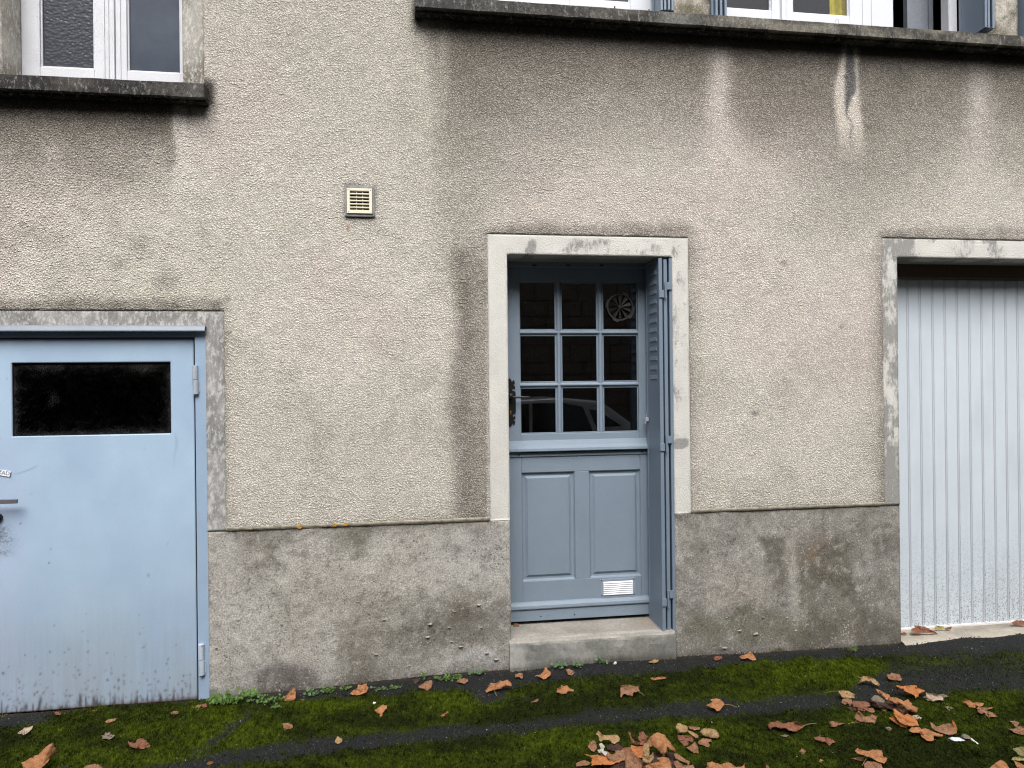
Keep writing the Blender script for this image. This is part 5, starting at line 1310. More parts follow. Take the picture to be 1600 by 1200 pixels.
    if stem:
        sx, sy = ox+stem[0][0]/s, oy+stem[0][1]/s; w = plane(sx, sy); so_ = np.array([np.dot(w-P0, u), np.dot(w-P0, v)])
    else: so_ = bpt
    uvl = o.data.uv_layers.new(name='UVMap')
    idx = np.zeros(len(o.data.loops), np.int32); o.data.loops.foreach_get('vertex_index', idx)
    uvl.data.foreach_set('uv', (A[idx]-so_[None]).astype(np.float32).ravel())
    sdm = o.modifiers.new('thickness', 'SOLIDIFY'); sdm.thickness = .0006
    tag(o, label, cat, group)
    if stem:
        P = []
        for k_, (a_, b_) in enumerate(stem):
            w = plane(ox+a_/s, oy+b_/s) if k_ == 0 else groundhit(ox+a_/s, oy+b_/s, .006); P.append(tuple(w-P0))
        mid = (Vector(P[0])+Vector(P[-1]))/2+Vector((0, 0, .004)); P = [P[0], tuple(mid), P[-1]] if len(P) == 2 else P
        MB().tube(P, .0011, 6).build('stem', M_stem, o)
    return o
WG = 'fallen plane tree leaves on the mossy pavement'
H1 = 'leaves heaped at the bottom edge in front of the entrance'
H2 = 'leaves heaped on the moss between entrance and garage'
LV = [
('A','340,448 382,448 378,466 345,468','r',10,0,.1,"small brown leaf under the steel door's lower edge, nearest its left end"),
('A','575,440 608,434 600,448 578,450','b',10,0,.1,'tiny tan leaf fragment against the middle foot of the pale blue steel door'),
('A','888,425 915,420 905,434','b',10,0,.1,'tiniest brown scrap against the foot of the steel door, right of its middle'),
('A','1065,455 1085,443 1118,447 1112,460 1085,467 1068,464','b',8,0,.1,"small brown leaf on moss before the steel door, left of its lower hinge"),
('A','1220,410 1245,403 1262,412 1255,425 1222,427','b',12,0,.1,"pinkish leaf scrap below the steel door's lower hinge, left one of a touching pair"),
('A','1258,402 1290,396 1295,415 1275,424 1262,415','r',20,.002,.1,"pinkish leaf scrap below the steel door's lower hinge, right one of a touching pair"),
('I','143,138 165,118 180,112 205,90 240,88 275,72 268,100 240,125 218,140 200,152 180,145 150,145','p',12,0,.12,'pale brown leaf with raised right tip near the left edge, below the steel door'),
('I','855,62 880,50 870,40 905,20 970,12 960,32 920,45 885,55 868,70','b',14,0,.1,'narrow twisted brown leaf on moss in front of the middle of the steel door'),
('I','838,158 870,150 875,130 895,133 918,122 925,145 958,155 945,168 935,175 905,193 895,183 870,180 842,188 853,170','g',6,0,.06,'small flat greyish star shaped leaf on moss in front of the steel door'),
('I','1062,200 1095,215 1130,215 1140,190 1165,178 1190,180 1235,215 1255,238 1250,255 1200,265 1165,268 1110,258 1080,250 1070,225','r',38,.002,.2,'reddish leaf folded like a shell, right of the small grey star shaped leaf'),
('I','172,385 240,350 275,340 290,320 320,315 380,250 430,220 445,220 452,250 480,285 462,312 420,340 400,375 350,420 340,445 190,445 185,405','o',52,.004,.42,'large glossy orange-brown leaf rolled up in the bottom left corner'),
('I','690,430 720,405 780,392 830,400 862,427 862,462 690,462','b',38,.004,.3,'domed brown leaf cut by the bottom edge, below the shell shaped leaf'),
('A','1292,770 1305,760 1330,757 1335,768 1310,780 1296,780','r',10,0,.1,'small reddish leaf piece on the bare asphalt strip at lower left'),
('B','160,382 185,350 235,296 247,320 250,350 243,378 200,382','o',62,.002,.06,'triangular orange-brown leaf leaning upright against green weeds at the plinth foot'),
('B','275,368 305,372 292,379','b',8,0,.05,'tiny brown scrap right of the triangular upright leaf'),
('B','165,520 200,518 228,528 232,545 215,556 203,552 190,560 176,562 170,545','b',10,0,.1,'small ragged brown leaf alone on moss below the weeds at the plinth foot'),
('B','492,635 497,622 510,600 540,620 538,635 515,650 498,645','t',14,0,.15,'small tan leaf lying alone on the bare asphalt strip'),
('B','740,435 755,430 795,400 803,408 818,405 820,428 795,452 790,470 778,482 770,465 748,452 740,445','o',14,0,.08,'orange-brown triangular leaf lying on bright moss in front of the middle of the plinth'),
('B','585,335 610,312 635,300 638,278 660,282 690,270 702,300 690,325 660,338 625,348 600,342','o',40,0,.14,'orange-brown leaf propped against the plinth foot, midway between steel door and entrance'),
('B','982,245 1015,240 1022,258 1000,275 985,275','d',55,0,.1,'dark red-brown leaf scrap against the plinth, behind a lighter leaf'),
('B','1015,290 1040,275 1060,258 1100,250 1105,270 1095,305 1070,320 1050,305 1020,297','b',42,0,.12,'pinkish brown leaf standing in front of a dark scrap at the plinth foot'),
('B','1250,258 1270,245 1300,238 1328,245 1325,260 1300,276 1285,268 1255,265','b',24,0,.12,'small brown leaf beside round weed leaves left of the doorstep'),
('B','1430,318 1455,290 1465,268 1500,272 1520,255 1545,258 1575,248 1600,275 1595,292 1560,285 1530,305 1480,312 1440,328','o',30,.004,.15,"long ragged orange-brown leaf with thin stem before the doorstep's left end",((1480,305),(1505,350))),
('B','1147,485 1158,465 1185,458 1195,443 1200,452 1185,470 1165,483','o',10,0,.05,'thin sliver of orange-brown leaf on moss left of the doorstep'),
('B','1543,427 1575,425 1565,434','t',6,0,0,'tiny tan sliver on moss below the long ragged leaf'),
('C','20,215 50,205 68,210 68,235 60,243 45,230 20,232','b',18,0,.1,'small brown leaf below the left corner of the doorstep'),
('C','143,222 180,215 200,190 205,168 218,175 222,188 243,200 242,215 215,240 200,247 180,235','o',34,0,.15,'pointed orange-brown leaf sitting up in front of the doorstep, left of the round weed leaves'),
('C','335,182 358,180 385,195 388,210 375,222 350,218 345,200','b',24,0,.1,'small brown leaf directly below the round weed leaves at the doorstep'),
('C','850,138 885,122 918,122 915,135 895,145 860,145','t',10,0,.06,'thin light tan leaf on asphalt under the right end of the doorstep'),
('C','1260,108 1275,100 1310,102 1315,110 1290,128 1270,130','r',22,0,.2,'small curled red-brown leaf near the plinth right of the doorstep'),
('C','1418,105 1440,95 1475,85 1485,68 1505,85 1530,125 1500,128 1475,112 1440,118','o',36,0,.12,'tent shaped orange-brown leaf at the foot of the plinth between entrance and garage'),
('C','278,325 283,303 305,295 308,280 322,288 345,285 360,300 385,310 388,320 350,325 340,335 310,340','o',20,.002,.14,'bright brown leaf with toothed edge on moss, centred below the doorstep'),
('C','112,388 135,380 160,367 168,375 150,388 125,392','b',8,0,.05,'slim brown leaf scrap on moss below the left part of the doorstep'),
('C','862,240 880,232 900,235 915,230 940,228 968,235 955,243 925,245 905,252 870,250','o',8,0,.06,'long thin orange-brown leaf on moss, below the right end of the doorstep'),
('C','676,345 680,290 690,282 735,280 770,290 795,290 792,303 800,318 780,325 760,325 755,352 725,345 705,335 690,345 680,360','b',44,.004,.18,'square looking brown leaf arched on its points with a stem trailing right',((790,322),(835,357))),
('C','1213,408 1250,388 1238,372 1270,365 1300,368 1330,400 1310,425 1295,445 1278,445 1270,430 1245,425','o',32,.004,.16,'ochre leaf arched on asphalt with a long thin stem pointing right',((1325,402),(1408,420))),
('E','315,165 338,132 355,150 385,175 430,180 480,172 520,175 545,205 540,235 490,262 465,250 440,225 390,220 360,240 345,220 340,185','t',40,.02,.16,'yellowish tan ragged leaf at the top left of the bottom heap',None,H1),
('E','238,290 255,245 290,222 318,245 325,300 300,335 270,325 250,300','b',48,.008,.14,'upright oval brown leaf at the left side of the bottom heap',None,H1),
('E','122,445 180,420 210,418 265,440 255,465 180,475 125,485','b',26,.004,.12,'dull brown leaf lobe at the far left foot of the bottom heap',None,H1),
('E','440,380 500,350 500,325 560,320 600,300 620,320 640,380 600,420 560,415 500,430 450,420','b',24,.010,.16,'dull brown crumpled leaf in the middle left of the bottom heap',None,H1),
('E','190,360 230,360 260,375 330,360 370,375 420,385 440,420 500,430 560,405 570,425 520,440 450,460 380,455 330,465 270,470 275,420 260,385','O',26,.022,.16,'brightest orange leaf, stretched out at lower left of the bottom heap',None,H1),
('E','460,255 520,250 580,270 570,320 500,330 430,320 410,290','d',22,.004,.1,'dark shredded leaf in the gap at the centre of the bottom heap',None,H1),
('E','650,270 700,285 775,280 775,400 720,395 680,370 640,350','O',45,.008,.16,'shaded orange-brown leaf left of the big dome in the bottom heap',None,H1),
('E','625,150 645,145 650,190 690,235 750,250 720,210 735,150 770,140 785,165 815,195 800,235 770,270 700,272 655,250 645,200','r',50,.014,.18,'red-brown leaf with two curled horns rising at the top of the bottom heap',None,H1),
('E','985,360 1010,335 1060,345 1075,400 1040,412 1000,390','d',28,.006,.1,'small dark brown leaf tucked right of the big dome in the bottom heap',None,H1),
('E','595,400 640,370 700,390 740,420 760,470 740,512 595,512','b',30,.014,.18,'wrinkled pinkish brown leaf at the centre of the bottom edge',None,H1),
('E','1060,350 1100,355 1180,410 1218,430 1210,465 1170,440 1130,425 1080,400','b',32,.010,.14,'brown leaf arm reaching down right from the big dome',None,H1),
('E','1065,430 1100,420 1150,460 1200,470 1250,460 1265,505 1090,505 1070,460','b',26,.006,.12,'dull brown leaf cut by the bottom edge at the right end of the bottom heap',None,H1),
('E','790,470 850,450 930,430 900,395 960,385 1010,395 1040,450 1045,500 1000,520 800,520','o',28,.020,.18,'broad light brown leaf cut by the bottom edge below the big dome',None,H1),
('E','800,240 830,200 870,160 920,152 970,170 1010,220 1080,315 1082,340 1060,345 1000,285 1000,340 970,395 935,345 905,310 870,290 830,300','o',52,.035,.34,'big domed orange-brown leaf hanging its points, highest in the bottom heap',None,H1),
('E','775,260 810,240 825,270 830,380 865,340 870,400 840,440 790,450 760,430 765,350','t',58,.045,.18,'light tan folded leaf strip standing in front of the big dome',None,H1),
('E','1100,175 1180,180 1240,180 1260,215 1250,245 1200,235 1160,235 1120,235 1100,210','r',24,.004,.1,'dark red-brown leaf underneath the small group right of the bottom heap'),
('E','1125,235 1180,230 1205,240 1200,275 1165,283 1145,262','r',24,.006,.1,'small red-brown leaf point below the small group right of the bottom heap'),
('E','1185,295 1230,275 1265,238 1290,275 1303,320 1300,350 1250,345 1210,315','b',26,.004,.1,'triangular pinkish brown leaf, lowest of the small group right of the bottom heap'),
('E','1200,90 1250,88 1315,100 1315,125 1260,130 1215,115','b',24,.012,.08,'narrow brown leaf edge at the back of the small group right of the bottom heap'),
('E','1075,115 1095,65 1120,60 1150,75 1195,90 1200,130 1240,140 1300,180 1300,215 1250,185 1200,145 1140,155 1100,165 1095,120','t',44,.018,.22,'greyish tan wavy leaf on top of the small group right of the bottom heap'),
('E','1300,235 1345,205 1425,215 1430,245 1395,245 1410,275 1395,298 1350,275 1300,262','b',18,.004,.1,'ragged light brown leaf under the rolled leaf of the small group'),
('E','1310,145 1350,110 1420,112 1470,125 1500,165 1505,185 1490,215 1430,210 1380,200 1330,185','t',48,.012,.42,'tan leaf rolled into a tube, right end of the small group'),
('C','1212,812 1218,765 1250,758 1300,775 1350,765 1370,770 1400,795 1445,785 1458,768 1455,830 1212,830','o',40,.006,.2,'wide orange-brown leaf peeking over the bottom edge right of the bottom heap'),
('H','530,60 545,42 590,45 610,30 640,45 660,55 700,45 760,38 790,50 832,75 800,105 770,125 710,115 680,95 640,100 600,80 565,90 550,110 533,90','r',28,.004,.22,'long crumpled red-brown leaf with a thin stem pointing right',((825,75),(945,55))),
('H','632,158 670,145 712,155 700,168 660,168','g',6,0,.05,'small grey-brown scrap under the long crumpled leaf'),
('H','915,170 960,160 1000,172 1030,170 1060,185 1098,210 1070,215 1045,243 1010,212 980,215 920,190','r',14,.002,.12,'flat reddish leaf with pointed right end on moss left of the big heap'),
('H','785,290 800,282 815,262 852,285 835,312 825,315','b',8,0,.08,'small diamond shaped brown scrap on the lower moss'),
('H','958,378 968,350 995,362 980,380 965,385','t',10,0,.08,'tiny light tan scrap near the bottom, right of the diamond shaped one'),
('H','512,427 515,395 545,420 545,440','b',30,0,.05,'little pointed leaf tip at the bottom edge right of the wide peeking leaf'),
('H','1225,345 1290,338 1335,340 1325,372 1280,362','b',14,0,.1,'thin brown leaf lobe sticking out left from under the large lobed leaf at the bottom'),
('H','1335,390 1360,368 1420,372 1480,390 1492,440 1335,445','b',28,.004,.15,'wrinkled brown leaf at the bottom edge under the large lobed leaf'),
('H','1258,285 1280,260 1320,278 1370,285 1410,272 1485,278 1490,330 1530,345 1500,390 1450,375 1400,345 1370,335 1330,320 1275,305','o',26,.018,.16,"large lobed orange-brown leaf near the bottom edge, its stem pointing down",((1370,330),(1318,405))),
('H','1510,90 1540,80 1572,100 1550,118 1525,105','g',8,0,.06,'small greyish scrap on moss just below the big heap'),
('F','105,650 140,630 200,635 240,650 310,652 250,668 190,695 130,695 125,668','b',14,.002,.12,'small spoon shaped brown leaf left of the two-lobed leaf'),
('F','425,118 460,130 475,135 500,115 560,125 620,145 660,180 695,220 680,238 650,225 600,190 540,175 500,190 465,190 435,205 465,170 475,145','t',30,.004,.2,'tan arched leaf with spread points above the big heap'),
('F','765,100 805,98 820,80 880,92 910,95 940,150 935,168 880,170 830,165 790,150','b',24,.002,.14,'compact pinkish brown leaf farthest up the pavement above the big heap'),
('F','862,240 880,225 960,235 1000,230 1050,222 1105,225 1110,248 1150,262 1200,280 1195,300 1150,315 1135,320 1130,345 1100,375 1090,345 1050,320 990,335 970,290 960,260 900,260 880,298','O',26,.006,.16,'golden orange plane leaf with sharp points at the upper right of the big heap'),
('F','1340,335 1410,320 1475,350 1420,362 1380,350','g',12,0,.1,'brown leaf tip lying behind the pale ragged leaf'),
('F','1172,355 1215,345 1215,305 1250,320 1300,320 1350,340 1410,360 1412,400 1370,395 1300,408 1240,400 1205,375','p',18,.006,.12,'palest pinkish grey ragged leaf right of the golden one'),
('F','210,290 240,285 330,285 370,310 412,330 390,340 405,370 340,370 260,360 235,320','t',28,.014,.12,'light tan leaf with long stem pointing left at the big heap\'s left end',((214,290),(75,308)),H2),
('F','250,420 262,380 330,368 370,380 380,440 350,460 320,430 300,445 260,435','b',30,.004,.14,'brown leaf folded under the light tan one at the left end of the big heap',None,H2),
('F','385,395 430,405 520,405 590,430 580,460 520,470 430,475 390,465 380,430','r',28,.010,.18,'crumpled red-brown leaf in the left half of the big heap',None,H2),
('F','300,470 400,465 460,490 440,515 370,515','d',16,0,.1,'dark leaf edge lying lowest at the left of the big heap',None,H2),
('F','500,485 560,485 610,480 635,520 625,535 560,530 545,510','b',20,.004,.12,'small brown leaf below the rounded grey-brown one in the big heap',None,H2),
('F','740,395 790,355 860,385 900,450 840,490 750,490 690,460','d',18,.002,.1,'dark maroon rotted leaves at the core of the big heap',None,H2),
('F','590,370 620,340 660,335 745,390 740,420 680,455 620,480 605,440','g',54,.010,.24,'rounded grey-brown leaf standing in the middle of the big heap',None,H2),
('F','642,262 700,285 750,315 800,330 805,360 775,395 735,365 670,310','o',50,.030,.14,'orange-brown oblong leaf leaning at the top of the big heap',None,H2),
('F','790,360 850,355 900,375 960,405 1010,380 1030,410 1060,435 1050,450 1110,470 1130,495 1110,540 1060,530 1000,500 940,440 880,450 830,420 780,400','o',38,.016,.28,'long wrinkled orange-brown leaf over the right half of the big heap',None,H2),
('F','685,470 740,455 800,480 770,505 735,522 700,500','b',26,.004,.14,'small brown leaf at the lower middle of the big heap',None,H2),
('F','1050,570 1110,560 1170,590 1160,608 1110,610 1070,600','p',12,0,.1,'pale grey leaf tip at the lower right of the big heap',None,H2),
('F','790,595 850,570 880,600 930,655 1020,690 980,705 930,700 880,660 830,625','O',22,.004,.14,'orange leaf lobe under the bright folded leaf, lower right of the big heap',None,H2),
('F','830,490 860,490 920,530 960,560 1010,545 1060,580 1110,620 1135,690 1060,690 990,680 920,650 880,600 850,560','O',40,.016,.26,'bright orange folded leaf at the lower right of the big heap',None,H2),
('F','400,585 415,560 445,510 470,530 510,580 570,570 600,555 630,570 662,580 635,660 540,650 480,640 410,630','b',40,.004,.1,'two-lobed light brown leaf in front of the big heap with a stem going left',((470,643),(330,660))),
('F','1018,740 1050,700 1140,700 1160,720 1210,710 1290,745 1340,765 1415,790 1370,812 1310,805 1300,850 1265,858 1220,850 1170,810 1140,765 1060,762','o',20,.004,.12,'flat orange-brown three-lobed leaf with visible veins, lowest beside the white paper'),
('F','1255,635 1270,645 1330,690 1400,670 1460,655 1505,670 1560,690 1555,770 1500,795 1430,780 1350,750 1280,710','b',42,.004,.22,'brown boat shaped leaf above the white paper scrap'),
('F','1505,610 1540,645 1572,720 1560,775 1535,760 1520,700','O',70,.012,.1,'upright curled tip at the right end of the boat shaped leaf'),
('G','545,310 560,285 640,292 690,325 750,320 835,335 820,370 750,375 720,400 650,395 600,360','o',20,.004,.12,'ragged orange-brown leaf at the right, upper left of a chain of three pieces'),
('G','735,405 760,378 830,390 960,385 950,402 880,415 820,425','b',16,.006,.1,'thin pointed leaf strip in the middle of the chain of three pieces at the right'),
('G','740,420 850,425 880,435 960,460 1020,515 950,515 900,522 858,495 850,460 800,478 765,460','b',20,.002,.16,'crumpled brown leaf at the lower right of the chain of three pieces'),
('G','1175,570 1240,565 1305,590 1285,640 1250,645 1210,600','b',14,.004,.08,'small brown leaf lobe near the right edge, above a longer leaf'),
('G','1140,670 1240,675 1255,650 1310,640 1390,645 1390,755 1300,745 1210,710','b',16,.002,.12,'long brown leaf cut by the right edge'),
('G','310,380 350,375 435,395 400,415 370,435 345,415','g',12,0,.08,'small grey-brown scrap between the pale ragged leaf and the boat shaped leaf'),
('G','525,775 555,738 610,755 668,795 650,812 580,808','g',26,.004,.12,'brown scrap of leaf leaning on the cigarette end'),
('G','1210,945 1330,912 1400,920 1400,1040 1310,1040 1260,980','G',30,.035,.18,'olive tan curled leaf arching at the right edge, upper of two'),
('G','1200,1085 1230,1048 1310,1045 1400,1050 1400,1110 1300,1100 1220,1095','y',30,.012,.14,'yellowish leaf lobe at the right edge below the arching olive leaf'),
('G','885,1225 1000,1120 1060,1088 1110,1110 1150,1160 1180,1225','o',44,.006,.22,'domed orange-brown leaf cut by the bottom edge near the right corner'),
('G','1230,1105 1290,1120 1390,1170 1390,1215 1280,1200','o',26,.002,.12,'orange-brown leaf in the bottom right corner under the yellowish lobe'),
]
LV += [
('E','380,470 440,420 520,440 600,430 640,500 520,515 400,505','d',12,.001,.08,'darkest flattened leaf lowest at the left of the bottom heap',None,H1),
('E','560,300 640,290 700,380 760,420 720,470 620,440 560,380','r',16,.004,.1,'reddish brown leaf layer under the middle of the bottom heap',None,H1),
('E','860,330 940,350 1000,400 960,470 880,460 840,400','d',18,.004,.1,'dark leaf in the shadow beneath the big dome',None,H1),
('E','340,330 420,330 480,370 460,410 380,400','b',16,.006,.1,'flat brown leaf between whitish scrap and brightest orange leaf',None,H1),
('E','700,400 780,440 860,430 900,470 800,500 690,480','r',14,.006,.1,'reddish leaf edge at the centre of the bottom heap, under the tan strip',None,H1),
('E','1000,410 1080,420 1130,470 1080,510 1000,500','d',14,.002,.1,'dark leaf low at the right of the bottom heap',None,H1),
('F','560,390 640,400 760,430 900,440 1000,470 1050,530 960,550 840,500 700,500 600,460','d',12,.001,.1,'wide dark rotted leaf layer lowest under the big heap',None,H2),
('F','880,440 950,450 1000,490 1010,540 940,530 880,500','b',26,.010,.14,'small brown leaf in the hollow at the right of the big heap',None,H2),
('F','420,440 500,450 560,480 520,520 440,500','r',14,.003,.1,'reddish leaf piece below the crumpled one at the left of the big heap',None,H2),
]
for r_ in LV:
    zm, pl_, c_, ti, li, bu, lab = r_[:7]; stm = r_[7] if len(r_) > 7 else None; grp = r_[8] if len(r_) > 8 else WG
    leaf(zm, [tuple(map(float, p.split(','))) for p in pl_.split()], c_, ti, li, bu, lab, stm, grp)
GL = 'leaves lying on the concrete sills under the doors'
for zm, pl_, c_, ti, li, bu, lab, on in (
('J','680,570 760,575 860,600 940,625 900,645 800,640 700,600','r',34,.012,.15,'upper rust-brown leaf piece resting on another against the garage door foot',(gt_z+gt_zb)/2+.002),
('J','632,635 700,600 800,640 870,620 1000,665 1060,695 1040,708 930,695 830,685 680,695','r',26,.004,.2,'largest rust-brown crumpled leaf on the garage threshold',(gt_z+gt_zb)/2+.002),
('J','1000,590 1080,580 1155,590 1150,630 1080,635 1010,630','y',40,.003,.1,'yellow-green leaf piece on the garage threshold',(gt_z+gt_zb)/2+.002),
('J','1150,630 1200,600 1275,590 1260,630 1200,645','r',30,.002,.1,'small rust-brown leaf right of the yellow-green piece on the garage threshold',(gt_z+gt_zb)/2+.002),
('J','470,690 530,675 570,700 560,715 475,715','r',20,.001,.08,'small rust-brown scrap in the left corner of the garage threshold',(gt_z+gt_zb)/2+.002),
('K','1400,730 1480,690 1610,700 1610,765 1500,765 1440,760','r',30,.004,.2,'rust-brown curled leaf on the garage threshold at the right edge',(gt_z+gt_zb)/2+.002),
('L','215,485 222,442 310,442 308,485','r',30,.001,.05,'little rusty scrap under the left corner of the blue-grey entrance door',dO_z0)):
    leaf(zm, [tuple(map(float, p.split(','))) for p in pl_.split()], c_, ti, li, bu, lab, None, GL, on=on)
# pale shrivelled scrap in the heap, paper, cigarette end
leaf('E', [(345,260),(370,250),(400,285),(385,320),(425,345),(405,375),(370,340),(345,350),(325,320),(360,310)], 'p', 40, .03, .1, 'whitish shrivelled scrap of paper caught in the bottom heap', None, None, 'paper_scrap', mat_plain('greyish_paper', lin(176, 168, 160), .8, var=.3), 'paper', 1.6)
leaf('G', [(355,800),(400,785),(500,790),(585,830),(530,845),(490,835),(470,850),(420,838)], 'p', 8, .002, .02, 'torn white scrap of paper with dark creases lying on moss', None, None, 'paper_scrap', mat_paint('dirty_white_paper', lin(205, 212, 222), .8, .1, grime=(.6, lin(70, 74, 80))), 'paper', .5)
a_ = groundhit(1440+664/8.57, 1060+812/8.57, .008); b_ = groundhit(1440+762/8.57, 1060+886/8.57, .006)
cg = MB().tube([tuple(a_), tuple(a_+(b_-a_)*.5), tuple(b_)], .0042, 12).build('cigarette_end', M_paper, None, smooth=False); tag(cg, 'white cigarette end on moss beside a torn white paper scrap', 'cigarette end')
for (x, y, s, lab) in ((585, 1101, .010, 'white feathery bit above the triangular leaf on the moss'), (961, 1038, .011, 'small white bit at the plinth foot right of the weeds by the doorstep')):
    P = groundhit(x, y, .004); mb = MB(); bmx = bmesh.new(); bmesh.ops.create_icosphere(bmx, subdivisions=2, radius=1)
    for v in bmx.verts:
        k = 1+.8*mnoise.noise(v.co*2+Vector((x, 0, 0))); mb.v.append((v.co.x*s*.8*k, v.co.y*s*.7*k, s*.6+v.co.z*s*.7*k))
    mb.f = [tuple(v.index for v in f.verts) for f in bmx.faces]; bmx.free()
    tag(mb.build('litter_bit', M_paper, None, loc=tuple(P)), lab, 'litter')

# ------------------------------------------------------------------ weeds
def mat_weed(nm, c):
    m, n, l, b = newmat(nm); co = nn(n, 'ShaderNodeTexCoord').outputs['Object']; g = noise(n, l, co, 60, 3, .6)
    l.new(mulcol(n, l, c, ramp(n, l, g, .3, .7, .7, 1.4)), b.inputs['Base Color']); b.inputs['Roughness'].default_value = .55
    return m
MW = [mat_weed('weed_green', (.058, .118, .012)), mat_weed('round_leaf_green', (.06, .105, .04)), mat_weed('dry_grass', (.10, .10, .03))]
def weed(px_, py_, w, h, n, kind, label, cat='weed', sz=1.0):
    """clump w x h metres; kind 0 lobed nettle-like, 1 round leaves, 2 grass"""
    P = groundhit(px_, py_, .002); P[1] = min(P[1], -.02); P[2] = float(gz(P[0], P[1]))+.003
    rr = random.Random(int(px_)); lf = MB(); st = MB()
    for i in range(n):
        a = rr.uniform(0, 6.283); r = math.sqrt(rr.random()); bx, by = math.cos(a)*r*w*.5, -abs(math.sin(a))*r*w*.22
        hh = h*rr.uniform(.25, 1.0)*(1-.35*r)
        tip = Vector((bx+rr.uniform(-.3, .3)*w*.3, min(by+rr.uniform(-.02, .01), -P[1]-.004), hh))
        if kind == 2:
            n0 = len(lf.v); d = Vector((rr.uniform(-1, 1), rr.uniform(-.4, .4), 0)).normalized()*.0012; c0 = Vector((bx, by, 0))
            lf.v += [tuple(c0-d), tuple(c0+d), tuple(tip*.7+c0*.3+d*.8+Vector((0, 0, hh*.15))), tuple(tip*.7+c0*.3-d*.8+Vector((0, 0, hh*.15))), tuple(tip)]; lf.f += [(n0, n0+1, n0+2, n0+3), (n0+3, n0+2, n0+4)]; continue
        st.tube([(bx*.5, by*.5, 0), (bx*.8, by*.8, hh*.6), tuple(tip)], .0007, 4)
        s = rr.uniform(.006, .013)*sz*(1.25 if kind == 0 else 1)
        nr = Vector((rr.uniform(-.6, .6), rr.uniform(-1.0, -.1), rr.uniform(.5, 1))).normalized(); t1 = nr.cross(Vector((rr.uniform(-1, 1), rr.uniform(-1, 1), .3))).normalized(); t2 = nr.cross(t1)
        n0 = len(lf.v); K = 10; lf.v.append(tuple(tip+nr*(-s*.15)))
        for k in range(K):
            an = 6.283*k/K
            rad = s*(1+(.0 if kind == 1 else .32*math.cos(5*an)))*(.8+.2*math.cos(an))
            q_ = tip+t1*math.cos(an)*rad+t2*math.sin(an)*rad*.85+nr*rr.uniform(-.12, .12)*s
            q_.y = min(q_.y, -P[1]-.001); lf.v.append(tuple(q_))
        lf.f += [(n0, n0+1+k, n0+1+(k+1) % K) for k in range(K)]
    o = empty(cat.replace(' ', '_'), tuple(P)); tag(o, label, cat)
    a = lf.build('foliage', MW[kind], o)
    if st.v: st.build('stems', MW[0], o)
    return o
weed(370, 1096, .26, .085, 60, 0, 'leafy green weed in the corner between steel door frame and plinth', sz=1.25)
weed(345, 1100, .10, .05, 26, 0, 'low green weed against the right side of the steel door frame', sz=1.1)
weed(421, 1097, .15, .05, 45, 0, 'spreading small-leaved weed left of the triangular leaf', sz=.7)
weed(434, 1106, .05, .03, 14, 0, 'tiny weed sprig hanging onto the asphalt below the spreading weed', sz=.7)
weed(486, 1087, .075, .05, 12, 1, 'round-leaved weed rosette at the plinth foot right of the triangular leaf', sz=1.35)
weed(512, 1082, .08, .045, 40, 0, 'feathery light green weed right of the round-leaved rosette', sz=.5)
weed(540, 1077, .06, .03, 14, 0, 'small dark weed left of the propped orange-brown leaf', sz=.7)
weed(661, 1063, .03, .07, 12, 0, 'thin upright weed behind the pinkish brown leaf at the plinth', sz=.7)
weed(700, 1061, .16, .035, 40, 0, 'low weed strip along the plinth left of the small brown leaf', sz=.65)
weed(745, 1054, .09, .05, 14, 1, 'weed with few round leaves left of the doorstep', sz=1.0)
weed(604, 1076, .16, .022, 30, 0, 'thin mossy weed line along the plinth right of the propped leaf', sz=.5)
weed(875, 1043, .10, .035, 16, 1, 'large round-leaved weed at the left half of the doorstep foot', sz=1.25)
weed(903, 1042, .07, .045, 26, 1, 'dense middle weed with small round leaves at the doorstep foot', sz=.7)
weed(941, 1036, .07, .045, 14, 1, 'right-hand round-leaved weed at the doorstep foot', sz=.95)
weed(1215, 1018, .06, .055, 26, 2, 'grass tuft at the plinth foot below the pale vertical stripe')
weed(1325, 1014, .13, .05, 60, 2, 'yellowish grass and weed tuft at the plinth foot near the garage')
weed(1333, 1016, .06, .025, 16, 0, 'small green weed under the yellowish grass tuft', sz=.6)
weed(1383, 1007, .08, .03, 22, 2, 'short faint grass beside the garage jamb')
weed(1278, 1016, .05, .02, 14, 2, 'tiny dry grass tuft between the two larger tufts')
weed(3, 1121, .05, .03, 16, 2, 'small grass tuft below the left corner of the steel door')

# ------------------------------------------------------------------ across the street: seen mirrored in the door glass
ow = empty('stone_building', (0, -9.6, -.2)); tag(ow, 'tall old stone building across the street, seen only in window reflections', 'building')
M_st = [mat_plain('wall_stone', lin(118, 112, 102), .95, var=.4), mat_plain('wall_mortar', lin(114, 108, 98), .95, var=.4)]
MB().box(-18, 18, -3, .2, 0, 7.7).build('wall_core', M_st[1], ow); MB().box(-18.2, 18.2, -3.1, .45, 7.7, 7.9).build('cornice', M_st[0], ow, bevel=.02)
stm_ = MB(); z = .05
while z < 7.35:
    h_ = random.uniform(.2, .36); x = -17.9+random.random()*.2
    while x < 17.6:
        w_ = random.uniform(.3, .7); stm_.box(x, x+w_-.025, .201, .215+random.uniform(0, .02), z, z+h_-.025); x += w_
    z += h_
so_ = stm_.build('stones', M_st[0], ow, bevel=0); so_['kind'] = 'stuff'
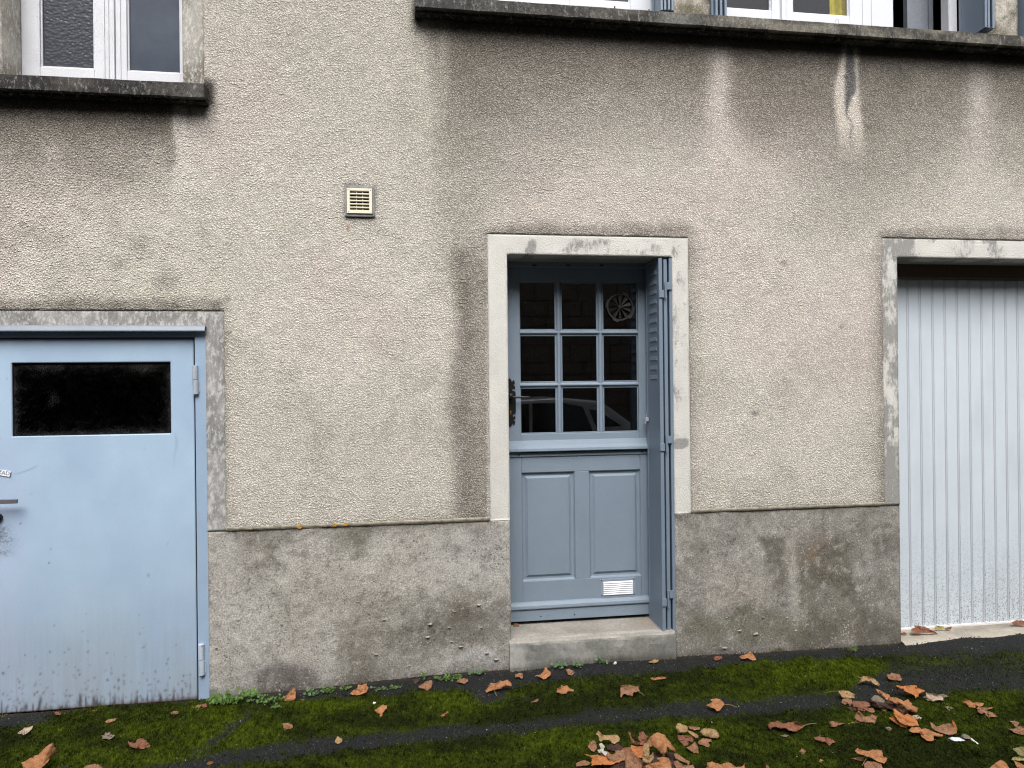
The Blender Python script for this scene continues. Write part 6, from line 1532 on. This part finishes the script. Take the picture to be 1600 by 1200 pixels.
for k in range(7):
    for zf in (5.6,):
        x = -14+k*4.4; f_ = MB(); f_.box(x, x+.06, .24, .30, zf, zf+1.5).box(x+1.0, x+1.06, .24, .30, zf, zf+1.5).box(x+.06, x+1.0, .24, .30, zf, zf+.06).box(x+.06, x+1.0, .24, .30, zf+1.44, zf+1.5).box(x+.5, x+.56, .24, .30, zf+.06, zf+1.44)
        fo = f_.build('window', M_white, ow); MB().box(x+.06, x+1.0, .25, .26, zf+.06, zf+1.44).build('pane', mat_plain('far_pane', (.03, .035, .04), .1) if k == 0 else bpy.data.materials['far_pane'], fo)
# parked car
car = empty('parked_car', (0, -6.1, -.05)); tag(car, 'silver hatchback parked behind the camera, seen mirrored in the door panes', 'car')
M_car = mat_plain('silver_car_paint', lin(190, 194, 198), .3, .3, var=.02); M_cg = mat_plain('car_glass', (.006, .007, .008), .05, spec=.6, var=0); M_ty = mat_plain('tyre_rubber', (.02, .02, .02), .8); M_tl = mat_plain('tail_lamp', (.25, .01, .01), .2)
CX = 1.65
def cprof(pts, y0, y1, nm, mt, bev=.03, seg=3, par=car):
    return MB().prism_y([(x+CX, z) for x, z in pts], y0, y1).build(nm, mt, par, bevel=bev, seg=seg)
body = [(-2.2, .28), (-1.95, .22), (1.6, .22), (1.85, .30), (1.90, .62), (1.86, .90), (1.60, .98), (-.9, .96), (-1.7, .86), (-2.15, .68), (-2.24, .45)]
cprof(body, -.86, .86, 'car_body', M_car, .07, 4)
cab = [(-1.05, .94), (-.55, 1.30), (-.15, 1.43), (.55, 1.46), (1.15, 1.40), (1.62, 1.06), (1.72, .92)]
cprof(cab, -.74, .74, 'cabin', M_car, .08, 4)
for s_ in (1, -1):
    y = .745*s_
    for pts in ([(-.92, .98), (-.45, 1.27), (-.10, 1.37), (.10, 1.38), (.10, .98)], [(.15, .98), (.15, 1.385), (.60, 1.38), (.86, 1.33), (1.0, 1.0), (.98, .98)], [(1.06, 1.03), (.95, 1.30), (1.10, 1.26), (1.42, 1.05)]):
        MB().prism_y([(x+CX, z) for x, z in pts], min(y, y+.012*s_), max(y, y+.012*s_)).build('side_window', M_cg, car)
    for wx_ in (-1.35, 1.15):
        w_ = MB().prism_y([(wx_+CX+.31*math.cos(t), .31+.31*math.sin(t)) for t in np.linspace(0, 6.283, 28, endpoint=False)], min(.70*s_, .88*s_), max(.70*s_, .88*s_)).build('wheel', M_ty, car, bevel=.02)
        MB().prism_y([(wx_+CX+.2*math.cos(t), .31+.2*math.sin(t)) for t in np.linspace(0, 6.283, 20, endpoint=False)], min(.88*s_, .89*s_), max(.88*s_, .89*s_)).build('rim', M_car, w_)
    MB().box(1.80+CX, 1.90+CX, min(.6*s_, .84*s_), max(.6*s_, .84*s_), .70, .88).build('tail_light', M_tl, car, bevel=.02)
    MB().box(-2.16+CX, -2.02+CX, min(.5*s_, .84*s_), max(.5*s_, .84*s_), .60, .72).build('headlight', M_cg, car, bevel=.02)
